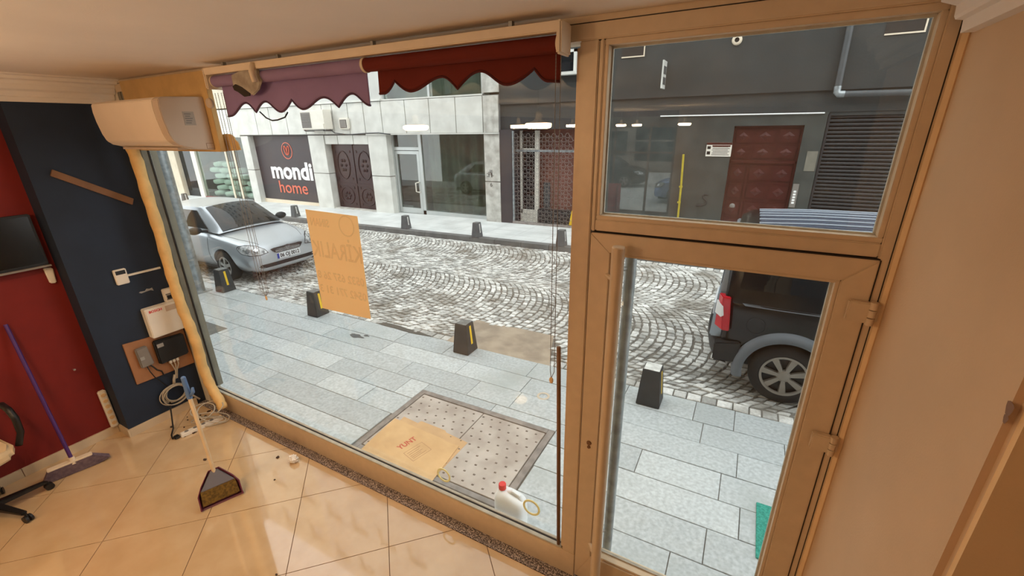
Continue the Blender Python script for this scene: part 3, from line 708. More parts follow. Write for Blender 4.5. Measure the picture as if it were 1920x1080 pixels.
# office chair, half out of the picture
ch = thing('office_chair', 'cream swivel chair with black star base at the left edge', 'chair', (-4.29, .27, 0))
cx, cy = -4.29, .27
smooth_angle(MB().lathe([(0, .04), (.045, .045), (.05, .09), (.03, .12), (.028, .40), (0, .41)], (cx, cy, 0), 'z', 16).build('column', M['black'], ch))
a0 = math.atan2(.36 - cy, -4.03 - cx)
for k in range(5):
    a = a0 + k * 2 * math.pi / 5; e_ = Vector((math.cos(a), math.sin(a), 0)); p0 = Vector((cx, cy, .095)); p1 = p0 + e_ * .27 - Vector((0, 0, .025))
    s_ = Vector((-e_.y, e_.x, 0))
    leg = MB().hexa([p0 - s_ * .025 - Vector((0, 0, .02)), p0 + s_ * .025 - Vector((0, 0, .02)), p1 + s_ * .016 - Vector((0, 0, .012)), p1 - s_ * .016 - Vector((0, 0, .012))], [p0 - s_ * .025 + Vector((0, 0, .02)), p0 + s_ * .025 + Vector((0, 0, .02)), p1 + s_ * .016 + Vector((0, 0, .012)), p1 - s_ * .016 + Vector((0, 0, .012))]).build('base_arm', M['black'], ch, bevel=.006)
    c_ = p1 + e_ * .005; c_.z = .027
    b = MB()
    for sg in (-1, 1):
        w0 = c_ + s_ * .006 * sg; w1 = c_ + s_ * .02 * sg; b.tube([w0, w1], .026, 14)
    b.tube([Vector((c_.x, c_.y, .03)), p1], .009, 8)
    b.build('castor', M['black'], leg)
seat = [(-.23, -.21), (.10, -.25), (.21, -.22), (.25, -.12), (.25, .12), (.21, .22), (.10, .25), (-.23, .21)]
smooth_angle(MB().prism([(cx - .05 + a * .9, cy - .02 + b_ * .9) for a, b_ in seat], 'z', .42, .50).build('seat', M['leather'], ch, bevel=.025, seg=3), 50)
MB().prism([(cx - .05 + a * .7, cy - .02 + b_ * .7) for a, b_ in seat], 'z', .40, .42).build('seat_pan', M['black'], ch)
arm = [(cx - .06, cy + .24, .41), (cx - .06, cy + .275, .5), (cx - .05, cy + .28, .62), (cx - .09, cy + .275, .68), (cx - .2, cy + .27, .69), (cx - .26, cy + .25, .66)]
arm = [Vector(p) for p in arm]; fine = []
for i in range(len(arm) - 1):
    for k in range(4): fine.append(arm[i].lerp(arm[i + 1], k / 4))
fine.append(arm[-1])
for s in (1, -1):
    MB().tube([(p.x, cy + (p.y - cy) * s, p.z) for p in fine], .02, 10).build('armrest', M['black'], ch, smooth=True)
smooth_angle(MB().hexa([(cx - .27, cy - .2, .5), (cx - .22, cy - .2, .5), (cx - .22, cy + .2, .5), (cx - .27, cy + .2, .5)], [(cx - .33, cy - .18, 1.0), (cx - .28, cy - .18, 1.0), (cx - .28, cy + .18, 1.0), (cx - .33, cy + .18, 1.0)]).build('backrest', M['leather'], ch, bevel=.02, seg=3), 50)

# small litter on the floor
b = MB(); rr = random.Random(3)
bmx = bmesh.new(); bmesh.ops.create_icosphere(bmx, subdivisions=3, radius=.032)
for v in bmx.verts: v.co *= rr.uniform(.75, 1.15); v.co.x *= 1.3
me = bpy.data.meshes.new('crumpled_paper'); bmx.to_mesh(me); bmx.free(); me.materials.append(M['crumple'])
o = bpy.data.objects.new('crumpled_paper', me); link(o); o.location = (-2.90, 1.585, .03); tag(o, 'crumpled white paper ball on the tiles by the granite strip', 'paper')
for (x, y, s, lb) in ((-3.06, 1.555, .016, 'dark crumb on the tiles left of the paper ball'), (-2.86, 1.39, .009, 'tiny crumb on the tiles in front of the paper ball'), (-3.57, 1.26, .014, 'dark crumb on the tile joint behind the dustpan'), (-2.15, .92, .008, 'tiny crumb on the tiles nearest the camera')):
    o = MB().prism([(x + s * math.cos(k * 1.05) * rr.uniform(.5, 1.3), y + s * math.sin(k * 1.05) * rr.uniform(.5, 1)) for k in range(6)], 'z', 0, s * .5).build('crumb', M['dust']); tag(o, lb, 'crumb')

# ---------------------------------------------------------------- roller blinds
hr = thing('blind_headrail', 'long cream headrail of the roller blinds under the ceiling', 'headrail', (-1.8, 1.63, 2.8))
MB().box(-2.90, -.675, 1.60, 1.70, 2.815, 2.85).build('rail', M['cream_metal'], hr, bevel=.004)
MB().box(-.685, -.665, 1.60, 1.70, 2.745, 2.852).build('end_bracket', M['cream_metal'], hr, bevel=.006)
MB().box(-2.915, -2.895, 1.60, 1.70, 2.74, 2.852).build('end_bracket', M['cream_metal'], hr, bevel=.006)
for x in (-2.8, -2.3, -1.62, -.9): MB().box(x - .008, x + .008, 1.66, 1.68, 2.85, CZ).build('ceiling_clip', M['plug'], hr)
def scallop(ext):
    """ext: list of (x, z, cusp) extremes -> smooth outline"""
    out = []
    for (x0, z0, c0), (x1, z1, c1) in zip(ext, ext[1:]):
        for k in range(10):
            t = k / 10
            if c0 and c1: w = t
            elif c0: w = math.sin(t * math.pi / 2)
            elif c1: w = 1 - math.cos(t * math.pi / 2)
            else: w = .5 - .5 * math.cos(t * math.pi)
            out.append((x0 + (x1 - x0) * t, z0 + (z1 - z0) * w))
    out.append(ext[-1][:2]); return out
def blind(name, label, xa, xb, ext, cloth, trim, y):
    t_ = thing(name, label, 'roller blind', (xa, y, 2.6))
    smooth_angle(MB().tube([(xa - .02, y - .015, 2.782), (xb + .01, y - .015, 2.782)], .030, 24).build('roller', cloth, t_))
    for x in (xa - .022, xb + .012): MB().lathe([(0, x - .004), (.033, x - .004), (.033, x + .004), (0, x + .004)], (0, y - .015, 2.782), 'x', 20).build('roller_end', M['cream_metal'], t_)
    ol = scallop(ext); xs = [p[0] for p in ol]
    def fn(u, v):
        i = u * (len(ol) - 1); k = min(int(i), len(ol) - 2); f = i - k
        x = ol[k][0] + (ol[k + 1][0] - ol[k][0]) * f; z = ol[k][1] + (ol[k + 1][1] - ol[k][1]) * f
        return (x, y + .012 + .006 * math.sin(x * 9) * v, 2.775 + (z - 2.775) * v)
    MB().grid(fn, len(ol) - 1, 6).build('fabric', cloth, t_, solid=.003, smooth=True)
    MB().tube([(x, fn(i / (len(ol) - 1), 1)[1], z) for i, (x, z) in enumerate(ol)], .0055, 8).build('piping', trim, t_, smooth=True)
    return t_
pb = blind('mauve_blind', 'mauve scalloped roller blind, rolled up at the left of the window', -2.86, -1.67,
      [(-2.87, 2.59, 0), (-2.845, 2.592, 0), (-2.68, 2.66, 0), (-2.60, 2.607, 1), (-2.49, 2.66, 0), (-2.36, 2.602, 0), (-2.25, 2.66, 1), (-2.17, 2.61, 0), (-2.01, 2.662, 0), (-1.91, 2.612, 1), (-1.80, 2.67, 0), (-1.68, 2.612, 0)], M['purple'], M['purple_trim'], 1.66)
rb = blind('maroon_blind', 'maroon scalloped roller blind, rolled up beside the door mullion', -1.63, -.70,
      [(-1.61, 2.66, 0), (-1.58, 2.66, 0), (-1.51, 2.71, 1), (-1.42, 2.662, 0), (-1.25, 2.712, 0), (-1.17, 2.66, 1), (-1.05, 2.72, 0), (-.92, 2.662, 0), (-.80, 2.712, 1), (-.74, 2.665, 0), (-.695, 2.662, 0)], M['maroon'], M['maroon_trim'], 1.66)
def chain(x, y, z0, z1, parent, mm):
    smooth_angle(MB().tube([(x, y, z0), (x, y, z1)], .0014, 6).build('ball_chain', mm, parent))
    me = None; b = MB()
    zz = z0
    while zz > z1: b.lathe([(0, .0025), (.0022, .0012), (.0022, -.0012), (0, -.0025)], (x, y, zz), 'z', 6); zz -= .012
    tag(b.build('chain_beads', mm, parent), kind='stuff')
def chain_set(label, xs, y, z0, z1, wx, mm):
    t_ = thing('blind_chain', label, 'chain', (wx, y, z1))
    for x in xs: chain(x, y, z0, z1 + .05, t_, mm)
    for x in xs: MB().tube([(x, y, z1 + .05), (wx, y, z1 + .012)], .0018, 5).build('chain_end', mm, t_)
    bmx = bmesh.new(); bmesh.ops.create_uvsphere(bmx, u_segments=14, v_segments=8, radius=.5)
    me = bpy.data.meshes.new('weight'); bmesh.ops.scale(bmx, vec=(.022, .01, .036), verts=bmx.verts); bmx.to_mesh(me); bmx.free(); me.materials.append(M['caulk'])
    for p in me.polygons: p.use_smooth = True
    o = bpy.data.objects.new('weight', me); link(o, t_); o.location = (0, 0, 0)
    return t_
chain_set('bead chain with oval weight hanging beside the door mullion', (-.706, -.686), 1.655, 2.76, 1.36, -.70, M['beads'])
chain_set('cluster of bead chains with oval weight hanging in front of the silver car', (-2.93, -2.90, -2.865, -2.845), 1.655, 2.72, 1.40, -2.885, M['beads'])
# loose blind hardware at the left end
bk = thing('blind_bracket', 'dirty bent blind bracket with torn dark opening over the mauve blind', 'bracket', (-2.5, 1.6, 2.72))
MB().prism([(-2.66, 2.80), (-2.42, 2.845), (-2.40, 2.76), (-2.44, 2.715), (-2.50, 2.69), (-2.58, 2.72), (-2.66, 2.745)], 'y', 1.612, 1.624).build('plate', mat('dusty_cream_plate', rgb(188, 180, 166), .8, c2=rgb(150, 140, 126), scale=14), bk, bevel=.003)
MB().prism([(-2.66, 2.742), (-2.63, 2.752), (-2.58, 2.735), (-2.515, 2.70), (-2.52, 2.688), (-2.57, 2.685), (-2.62, 2.712), (-2.65, 2.722)], 'y', 1.607, 1.613).build('torn_opening', M['alu_dark'], bk)
MB().tube([(-2.42, 1.60, 2.84), (-2.42, 1.58, 2.80), (-2.415, 1.585, 2.75)], .014, 10).build('stem', M['cream_metal'], bk, smooth=True)
o = MB().lathe([(0, 1.60), (.026, 1.602), (.03, 1.612), (.026, 1.622), (0, 1.624)], (-2.93, 0, 2.665), 'y', 20).build('chain_wheel', M['ac_side'], smooth=True); tag(o, 'round cream chain wheel hanging left of the mauve blind', 'chain wheel')
o = MB().tube([(-2.60, 1.70, 2.61), (-2.55, 1.70, 2.575), (-2.50, 1.70, 2.56), (-2.45, 1.70, 2.562), (-2.38, 1.70, 2.575), (-2.35, 1.70, 2.60)], .004, 8).build('dangling_cable', M['cable_black'], smooth=True); tag(o, 'black cable looping below the mauve blind', 'cable')
tp = [(-3.22, 2.50), (-3.17, 2.485), (-3.12, 2.49), (-3.06, 2.488), (-3.03, 2.472), (-3.02, 2.45), (-3.0, 2.44), (-2.985, 2.39), (-3.24, 2.375)]
o = MB().prism(tp, 'y', 1.765, 1.772).build('torn_cardboard', M['mdf']); tag(o, 'torn brown cardboard piece stuck on the window beside the air conditioner', 'cardboard')
o = MB().tube([(-.71, 1.765, 1.485), (-.705, 1.77, 1.2), (-.676, 1.755, .19)], [.0105, .011, .0105], 10).build('wooden_pole', M['dark_wood'], smooth=True); tag(o, 'thin dark pole leaning in the window by the mullion', 'pole')
# ---------------------------------------------------------------- paper sign and tape rings on the glass
sg = thing('paper_sign', 'orange paper notice taped to the window, print showing through mirrored', 'sign', (-2.25, 1.79, 1.35))
c4 = [(-2.478, 2.032), (-2.016, 2.024), (-2.024, 1.356), (-2.482, 1.346)]
def sgp(u, v):
    x = (c4[0][0] + (c4[1][0] - c4[0][0]) * u) * (1 - v) + (c4[3][0] + (c4[2][0] - c4[3][0]) * u) * v
    z = (c4[0][1] + (c4[1][1] - c4[0][1]) * u) * (1 - v) + (c4[3][1] + (c4[2][1] - c4[3][1]) * u) * v
    return (x, 1.792 + .0012 * math.sin(v * 22) * math.sin(u * 2.5), z)
MB().grid(sgp, 10, 30).build('sheet', M['orange'], sg, smooth=True)
mir = lambda x, z: frame_mtx((x, 1.7895, z), (-1, 0, 0), (0, 0, 1))
for s, x, z, sz, w_ in (('SINAN', -2.36, 1.955, .07, .17), ('KİRALIK', -2.245, 1.775, .15, .45), ('0532 657 26 8', -2.25, 1.60, .075, .43), ('0542 771 31 3', -2.25, 1.50, .075, .43)):
    text('lettering', s, M['orange_ink'], sg, mir(x, z), size=sz, extrude=.0001, bold=.002, width=w_)
MB().lathe([(.058, -.0002), (.066, -.0002), (.066, .0002), (.058, .0002)], (-2.12, 1.7895, 1.955), 'y', 28, close=True).build('ring_logo', M['orange_ink'], sg)
for (x, z, r, lb) in ((-1.535, .292, .055, 'pale yellow tape ring on the glass beside the cardboard'), (-.872, .335, .057, 'pale yellow tape ring on the glass in front of the white canister')):
    o = MB().lathe([(r - .012, GY - .010), (r, GY - .010), (r, GY - .004), (r - .012, GY - .004)], (x, 0, z), 'y', 36, close=True).build('tape_ring', M['tape']); smooth_angle(o); tag(o, lb, 'tape ring', 'tape rings on the glass')

# ================================================================ THE STREET
def shear_box(b, x0, x1, y0, y1, z0, z1, inset=0.):
    bot = [(x0, y0, gz(x0) + z0), (x1, y0, gz(x1) + z0), (x1, y1, gz(x1) + z0), (x0, y1, gz(x0) + z0)]
    i = inset
    mid = [(x0, y0, gz(x0) + z1 - i), (x1, y0, gz(x1) + z1 - i), (x1, y1, gz(x1) + z1 - i), (x0, y1, gz(x0) + z1 - i)]
    if not i: b.hexa(bot, mid); return b
    top = [(x0 + i, y0 + i, gz(x0) + z1), (x1 - i, y0 + i, gz(x1) + z1), (x1 - i, y1 - i, gz(x1) + z1), (x0 + i, y1 - i, gz(x0) + z1)]
    n = len(b.v); b.v += bot + mid + top
    for k in range(4):
        j = (k + 1) % 4
        b.f.append((n + k, n + j, n + 4 + j, n + 4 + k)); b.f.append((n + 4 + k, n + 4 + j, n + 8 + j, n + 8 + k))
    b.f.append((n + 8, n + 9, n + 10, n + 11))
    return b
KY, FY = 4.24, 9.15
# near pavement
sw = struct('sidewalk', 'grey stone slab pavement in front of the shop')
shear_box(MB(), -34, 9, 1.80, KY - .004, -.3, -.012).build('bedding', M['sand'], sw)
rows = [1.86, 2.04, 2.35, 2.655, 2.96, 3.27, 3.58, 3.895, KY]
fixed = {6: [-5.1, -4.0, -2.76, -1.89, -.85, -.05, .62], 5: [-4.85, -3.39, -2.39, -1.86, -.8, .26], 4: [-5.53, -4.27, -3.67, -3.15, -.49, .15], 7: [-5.0, -4.02, -3.2, -1.97, -.85, -.15, .21]}
pal = random.Random(5)
for r in range(len(rows) - 1):
    y0, y1 = rows[r], rows[r + 1]
    xs = fixed.get(r, [-3.4 + .3 * (r % 3), .1 + .2 * (r % 2)] if r > 2 else [-4.3 - .2 * r, -2.9, -1.27, -.3 + .2 * r])[:]
    x = min(xs)
    while x > -20: x -= pal.uniform(.55, 1.25); xs.append(x)
    x = max(xs)
    while x < 4: x += pal.uniform(.6, 1.2); xs.append(x)
    xs = sorted(xs)
    segs = []
    for a, c in zip(xs, xs[1:]):
        if y0 < 3.12 and y1 > 2.1:
            for (p, q) in ((a, min(c, -2.88)), (max(a, -1.275), c)):
                if q - p > .04: segs.append((p, q))
        else: segs.append((a, c))
    for a, c in segs:
        b = shear_box(MB(), a + .003, c - .003, y0 + .003, y1 - .003, -.03, 0 + pal.uniform(-.002, .002), .003)
        b.tone = [pal.random()] * len(b.f)
        b.build('paving_slab', M['slab'], sw, fix=False)
# strip of slab behind the hatch row (row split leaves 3.12..3.27)
for a, c in ((-2.88, -2.0), (-2.0, -1.275)):
    b = shear_box(MB(), a + .003, c - .003, 3.145, 3.267, -.03, 0, .003); b.tone = [pal.random()] * len(b.f); b.build('paving_slab', M['slab'], sw, fix=False)

# cobbled road: segmental arches of granite setts
rd = struct('road', 'cobbled street of pale granite setts laid in fans')
shear_box(MB(), -34, 9, KY, FY, -.3, -.014).build('bedding', M['sand'], rd)
nb = 2; bw = (FY - KY - .30) / nb; RAD = bw / 2 / math.sin(math.radians(46)); PITCH = .116
setts = []
rs = random.Random(2)
def in_patch(x, y): return (-3.38 + .4 * (y - 4.95) * .0 < x < -1.86 + (y - 4.3) * -.25) and 4.22 < y < 5.0 + .05 * math.sin(x * 5)
for bnd in range(nb):
    yc = KY + .15 + bw * (bnd + .5); nst = 25
    ph = rs.random() * PITCH
    for ir in range(int(19.5 / PITCH)):
        u0 = -16 + ir * PITCH + ph
        for k in range(nst):
            if k == 0: joff = rs.uniform(-.45, .45)
            t0 = math.radians(-46 + 92 * min(max(k + (joff if k else 0), 0), nst) / nst); t1 = math.radians(-46 + 92 * min(max(k + 1 + (joff if k < nst - 1 else 0), 0), nst) / nst)
            def P(t, s):
                w_ = .012 * math.sin(u0 * 3.1 + yc) + .02 * math.sin(u0 * 1.3 + yc * 2)
                return (u0 - RAD + RAD * math.cos(t) + s * PITCH, yc + RAD * math.sin(t) + w_ * (1 - abs(t)))
            q = [P(t0, 0), P(t0, 1), P(t1, 1), P(t1, 0)]
            cx = sum(a[0] for a in q) / 4; cy = sum(a[1] for a in q) / 4
            if in_patch(cx, cy): continue
            q = [(cx + (a[0] - cx) * .77 + rs.uniform(-.013, .013), cy + (a[1] - cy) * .77 + rs.uniform(-.013, .013)) for a in q]
            setts.append((q, rs.uniform(-.008, .006), rs.random()))
for yy in (KY + .075, FY - .075):                       # straight edge courses
    x = -16
    while x < 3.4:
        ln = rs.uniform(.10, .16)
        q = [(x + .008, yy - .06), (x + ln - .006, yy - .06 + rs.uniform(-.01, .01)), (x + ln - .006, yy + .06), (x + .006, yy + .06 + rs.uniform(-.01, .01))]
        if not in_patch(x + ln / 2, yy + .05): setts.append((q, rs.uniform(-.008, .006), rs.random()))
        x += ln
def sett_geo(b, s):
    q, dz, tn = s; cx = sum(a[0] for a in q) / 4; cy = sum(a[1] for a in q) / 4; n = len(b.v)
    for (x, y) in q: b.v.append((x, y, gz(x) - .028))
    for (x, y) in q: b.v.append((x, y, gz(x) + dz - .008))
    for (x, y) in q: b.v.append((cx + (x - cx) * .86, cy + (y - cy) * .86, gz(x) + dz))
    for k in range(4):
        j = (k + 1) % 4
        b.f.append((n + k, n + j, n + 4 + j, n + 4 + k)); b.f.append((n + 4 + k, n + 4 + j, n + 8 + j, n + 8 + k))
    b.f.append((n + 8, n + 9, n + 10, n + 11)); b.tone += [tn] * 9
def seen(s):
    q = s[0]; pp = [proj((x, y, gz(x))) for x, y in q]
    if any(p is None for p in pp): return 0
    cx = sum(p[0] for p in pp) / 4; cy = sum(p[1] for p in pp) / 4
    if not ((400 < cx < 1055 and cy < 760) or (1190 < cx < 1525 and cy < 800)): return 0
    if 575 < cx < 700 and 395 < cy < 590: return 0
    return abs(sum(pp[i][0] * pp[(i + 1) % 4][1] - pp[(i + 1) % 4][0] * pp[i][1] for i in range(4))) / 2
order = sorted(range(len(setts)), key=lambda i: -seen(setts[i]))
near = set(order[:300]); b = MB()
for i, s in enumerate(setts):
    if i in near:
        c = MB(); sett_geo(c, s); c.build('sett', M['sett'], rd, fix=False)
    else: sett_geo(b, s)
tag(b.build('sett_field', M['sett'], rd, fix=False), kind='stuff')
def pg(u, v):
    x = -3.37 + u * 1.55; y = 4.235 + v * .78
    x -= .28 * v * u
    return (x, y, gz(x) - .004 + .004 * math.sin(u * 7) * math.sin(v * 5))
MB().grid(pg, 16, 10).build('sand_patch', M['patch'], rd, smooth=True)
b = MB()                                                # wet stains on the slabs
for (x, y, sx, sy) in ((-4.62, 3.79, .12, .045), (-4.5, 3.86, .05, .02), (-4.7, 3.80, .06, .03)):
    b.poly([(x + sx * math.cos(t) * (1 + .3 * math.sin(3 * t + x)), y + sy * math.sin(t) * (1 + .25 * math.cos(4 * t)), gz(x) + .003) for t in [k * .3142 for k in range(20)]])
b.build('stain', mat('wet_stain', rgb(72, 76, 78), .4), sw)
b = MB()
for (x, y, sx, sy) in ((-4.35, 4.27, .32, .05), (-4.0, 4.25, .3, .045)):
    b.poly([(x + sx * math.cos(t) * (1 + .2 * math.sin(3 * t + x)), y + sy * math.sin(t), gz(x) + .006) for t in [k * .3142 for k in range(20)]])
b.build('stain', mat('dark_gutter_dirt', rgb(88, 86, 80), .8), rd)
b = MB(); shear_box(b, -7.3, -6.62, 2.70, 3.12, -.02, .004); b.build('drain_plate', mat('drain_plate', rgb(104, 104, 100), .8, var=.2), sw)
# far pavement
fs = struct('sidewalk_far', 'pale pavement across the street behind the kerb')
shear_box(MB(), -40, 9, FY + .18, 13.5, -.3, .12).build('paving', M['far_paving'], fs)
x = -34.; pal = random.Random(9)
while x < 8:
    b = shear_box(MB(), x + .004, x + .746, FY, FY + .18, -.1, .122, .008); b.build('kerb_stone', M['kerb'], fs, fix=False); x += .75
b = MB()
for i in range(4):
    y = FY + .18 + .45 * i
    shear_box(b, -34, 8, y - .004, y + .004, .119, .1212)
x = -34
while x < 8:
    x += .9; shear_box(b, x - .004, x + .004, FY + .18, 11.3, .119, .1212)
b.build('paving_joints', mat('faint_paving_joint', rgb(176, 178, 176), .9), fs)

# bollards
def bollard(x, y, label, worn=False, far=False, s=1.):
    z = gz(x) + (.12 if far else 0)
    t_ = thing('bollard', label, 'bollard', (x, y, z), 'black concrete bollards', rot=(0, 0, 0))
    w0, w1, hh = .118 * s, .085 * s, .405 * s
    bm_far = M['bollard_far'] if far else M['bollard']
    MB().hexa([(x - w0, y - w0, z), (x + w0, y - w0, z), (x + w0, y + w0, z), (x - w0, y + w0, z)], [(x - w1, y - w1, z + hh), (x + w1, y - w1, z + hh), (x + w1, y + w1, z + hh), (x - w1, y + w1, z + hh)]).build('body', bm_far, t_, bevel=.006)
    MB().box(x - w1 + .008, x + w1 - .008, y - w1 + .008, y + w1 - .008, z + hh - .002, z + hh + .004).build('worn_top', M['bollard_worn'] if worn else M['bollard_top'], t_, bevel=.002)
    f = lambda u: (x + w0 + (w1 - w0) * u + .0012, z + hh * u)
    (xa, za), (xb, zb) = f(.30), f(.92)
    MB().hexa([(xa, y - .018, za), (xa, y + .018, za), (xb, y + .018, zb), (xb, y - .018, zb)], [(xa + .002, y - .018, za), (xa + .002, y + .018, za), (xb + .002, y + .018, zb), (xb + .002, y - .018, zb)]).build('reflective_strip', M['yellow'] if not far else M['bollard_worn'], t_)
    return t_
bollard(-8.42, 4.12, 'black bollard with yellow strip beside the silver car wheel', s=1.05)
bollard(-5.81, 4.10, 'black bollard half hidden behind the orange paper sign')
bollard(-2.97, 4.12, 'black bollard with yellow strip beside the sandy patch in the road')
bollard(-.59, 4.04, 'black bollard with scraped white top seen through the door', worn=True)
for (x, y, lb) in ((-13.55, 9.40, 'dark bollard across the street in front of the charcoal sign'), (-8.56, 9.33, 'dark bollard across the street in front of the glass shop door'), (-6.08, 9.25, 'dark bollard across the street before the white end pillar'), (-3.72, 9.25, 'dark bollard across the street before the folding grille'), (-21.6, 9.9, 'distant bollard behind the roof of the silver car')):
    bollard(x, y, lb, far=True, s=.93)
# galvanised pole
pl = thing('street_pole', 'galvanised street pole on the pavement left of the silver car', 'pole', (-8.84, 3.86, gz(-8.84)))
smooth_angle(MB().tube([(-8.84, 3.86, gz(-8.84)), (-8.84, 3.86, 6)], .105, 20).build('shaft', M['steel'], pl))
MB().box(-9.0, -8.68, 3.70, 4.02, gz(-8.84) - .01, gz(-8.84) + .015).build('base_plate', M['steel'], pl)
# steel hatch
ht_ = thing('cellar_hatch', 'studded steel double hatch set in the pavement by the window', 'hatch', (-2.08, 2.63, gz(-2.08)))
for (x0, x1, y0, y1) in ((-2.875, -2.815, 2.12, 3.14), (-1.34, -1.28, 2.12, 3.14), (-2.815, -1.34, 3.08, 3.14), (-2.815, -1.34, 2.12, 2.17)):
    shear_box(MB(), x0, x1, y0, y1, -.03, .006, .004).build('frame_bar', M['hatch_frame'], ht_)
for (x0, x1) in ((-2.805, -2.04), (-2.03, -1.35)):
    pl_ = shear_box(MB(), x0, x1, 2.18, 3.07, -.02, .004, .003).build('leaf', M['hatch'], ht_)
    b = MB()
    nx, ny = 7, 9
    for i in range(nx):
        for j in range(ny):
            x = x0 + (i + .5 + (.25 if j % 2 else -.25)) * (x1 - x0) / nx; y = 2.18 + (j + .5) * .89 / ny; z = gz(x) + .004
            b.hexa([(x - .012, y - .009, z - .001), (x + .012, y - .009, z - .001), (x + .012, y + .009, z - .001), (x - .012, y + .009, z - .001)], [(x - .006, y - .004, z + .005), (x + .006, y - .004, z + .005), (x + .006, y + .004, z + .005), (x - .006, y + .004, z + .005)])
    tag(b.build('studs', M['dot'], pl_), kind='stuff')
# cardboard
cb_ = thing('flattened_carton', 'flattened cardboard box with red print lying on the hatch', 'cardboard', (-2.36, 2.35, gz(-2.36) + .01))
z0 = gz(-2.36) + .012
sheet = [(-2.74, 2.09), (-1.93, 2.09), (-1.975, 2.55), (-2.13, 2.545), (-2.15, 2.56), (-2.78, 2.585), (-2.765, 2.33)]
MB().prism(sheet, 'z', z0, z0 + .006).build('top_sheet', M['cardboard'], cb_)
MB().prism([(-2.70, 2.13), (-1.945, 2.12), (-1.935, 2.63), (-2.20, 2.655), (-2.22, 2.675), (-2.52, 2.68), (-2.53, 2.64), (-2.72, 2.655)], 'z', z0 - .007, z0 - .001).build('under_flap', mat('darker_flap_cardboard', rgb(206, 168, 124), .85, var=.06), cb_)  # under flap a little darker than the top sheet
tm = lambda x, y: frame_mtx((x, y, z0 + .0064), (.25, .97, 0), (-.97, .25, 0))
text('red_print', 'YUNT', M['ink_red'], cb_, tm(-2.42, 2.36), size=.085, extrude=.0001, bold=.002, width=.19)
b = MB()
for (a0, a1, c0, c1) in ((-.1, .1, -.075, -.071), (-.1, .1, .071, .075), (-.1, -.096, -.071, .071), (.096, .1, -.071, .071), (-.08, .06, -.05, -.044), (-.08, .02, -.03, -.024), (-.08, .05, -.01, -.004), (-.08, .03, .015, .021), (-.08, .06, .04, .046)):
    m_ = tm(-2.265, 2.32)
    p = [m_ @ Vector((u, v, 0)) for u, v in ((a0, c0), (a1, c0), (a1, c1), (a0, c1))]; b.poly([tuple(q) for q in p])
b.build('brown_print', M['ink_brown'], cb_)
# canister
jg = thing('plastic_canister', 'white plastic canister with red cap standing outside the glass', 'canister', (-1.15, 2.03, gz(-1.15)))
zb = gz(-1.15)
b = MB(); lv = [(0, .100, .052, 0), (.008, .112, .062, 0), (.10, .117, .066, 0), (.20, .117, .066, 0), (.255, .115, .065, 0), (.285, .106, .06, -.004), (.308, .082, .05, -.02), (.32, .05, .036, -.042), (.326, .026, .026, -.063)]
for (dz_, ax_, ay_, sx_) in lv:
    for i in range(28):
        t = 2 * math.pi * i / 28; c_, s_2 = math.cos(t), math.sin(t); pw2 = .55 if dz_ < .3 else .8
        b.v.append((-1.15 + sx_ + ax_ * math.copysign(abs(c_) ** pw2, c_), 2.03 + ay_ * math.copysign(abs(s_2) ** pw2, s_2), zb + dz_))
for i in range(len(lv) - 1):
    for j in range(28): b.f.append((i * 28 + j, i * 28 + (j + 1) % 28, (i + 1) * 28 + (j + 1) % 28, (i + 1) * 28 + j))
b.f.append(tuple(range(28))); b.f.append(tuple((len(lv) - 1) * 28 + j for j in range(28)))
smooth_angle(b.build('body', M['jug'], jg), 50)
smooth_angle(MB().tube([(-1.175, 2.03, zb + .312), (-1.13, 2.03, zb + .338), (-1.08, 2.03, zb + .322), (-1.055, 2.03, zb + .27)], .013, 10).build('handle', M['jug'], jg))
MB().lathe([(.024, zb + .315), (.024, zb + .335), (.0, zb + .335)], (-1.215, 2.03, 0), 'z', 16).build('neck', M['jug'], jg)
smooth_angle(MB().lathe([(.027, zb + .330), (.027, zb + .365), (.024, zb + .37), (0, zb + .37)], (-1.215, 2.03, 0), 'z', 18).build('cap', M['cap'], jg))
b = MB(); shear_box(b, .405, 1.0, 2.55, 3.06, 0, .014); o = b.build('door_mat', M['mat_green'], bevel=.004); tag(o, 'turquoise mat on the pavement outside the door', 'mat')
b = MB()
x, y = -1.62, 3.62
b.lathe([(.045, gz(x) + .0025), (.07, gz(x) + .0025)], (x, y, 0), 'z', 24); b.build('ring_stain', mat('rusty_ring_stain', rgb(206, 190, 168), .8), sw)

# ================================================================ BUILDINGS ACROSS THE STREET
FA = 11.1
def gf(x): return gz(x) + .12
wbld = thing('white_building', 'white marble-clad building with shops across the street', 'building', (-12, FA, gf(-12)))
def part(name, mm, parent, *boxes, bevel=0.):
    b = MB()
    for q in boxes: b.box(*q)
    return b.build(name, mm, parent, bevel=bevel)
for (x0, x1, mm) in ((-18.58, -18.1, 'marble'), (-14.47, -13.64, 'marble'), (-11.49, -10.66, 'marble'), (-6.93, -6.42, 'marble_dirty')):
    part('pillar_slab', M[mm], wbld, (x0, x1, FA, FA + .36, gf(x0) - .05, 1.015), bevel=.006)
    part('pillar_slab', M[mm], wbld, (x0, x1, FA, FA + .36, 1.035, 2.345), bevel=.006)
js = [-18.6, -17.32, -16.46, -15.49, -14.5, -13.51, -13.0, -12.25, -11.53, -10.75, -9.76, -8.82, -7.86, -6.93, -6.42]
for a, c in zip(js, js[1:]): part('cladding_panel', M['marble_dirty'] if a > -7 else M['marble'], wbld, (a + .012, c - .012, FA - .01, FA + .03, 2.385, 3.345), bevel=.004)
part('backing_wall', M['kerb'], wbld, (-18.6, -6.42, FA + .03, FA + .36, 2.36, 3.36))
part('ledge', M['marble'], wbld, (-11.5, -6.42, FA - .05, FA + .3, 2.345, 2.38))
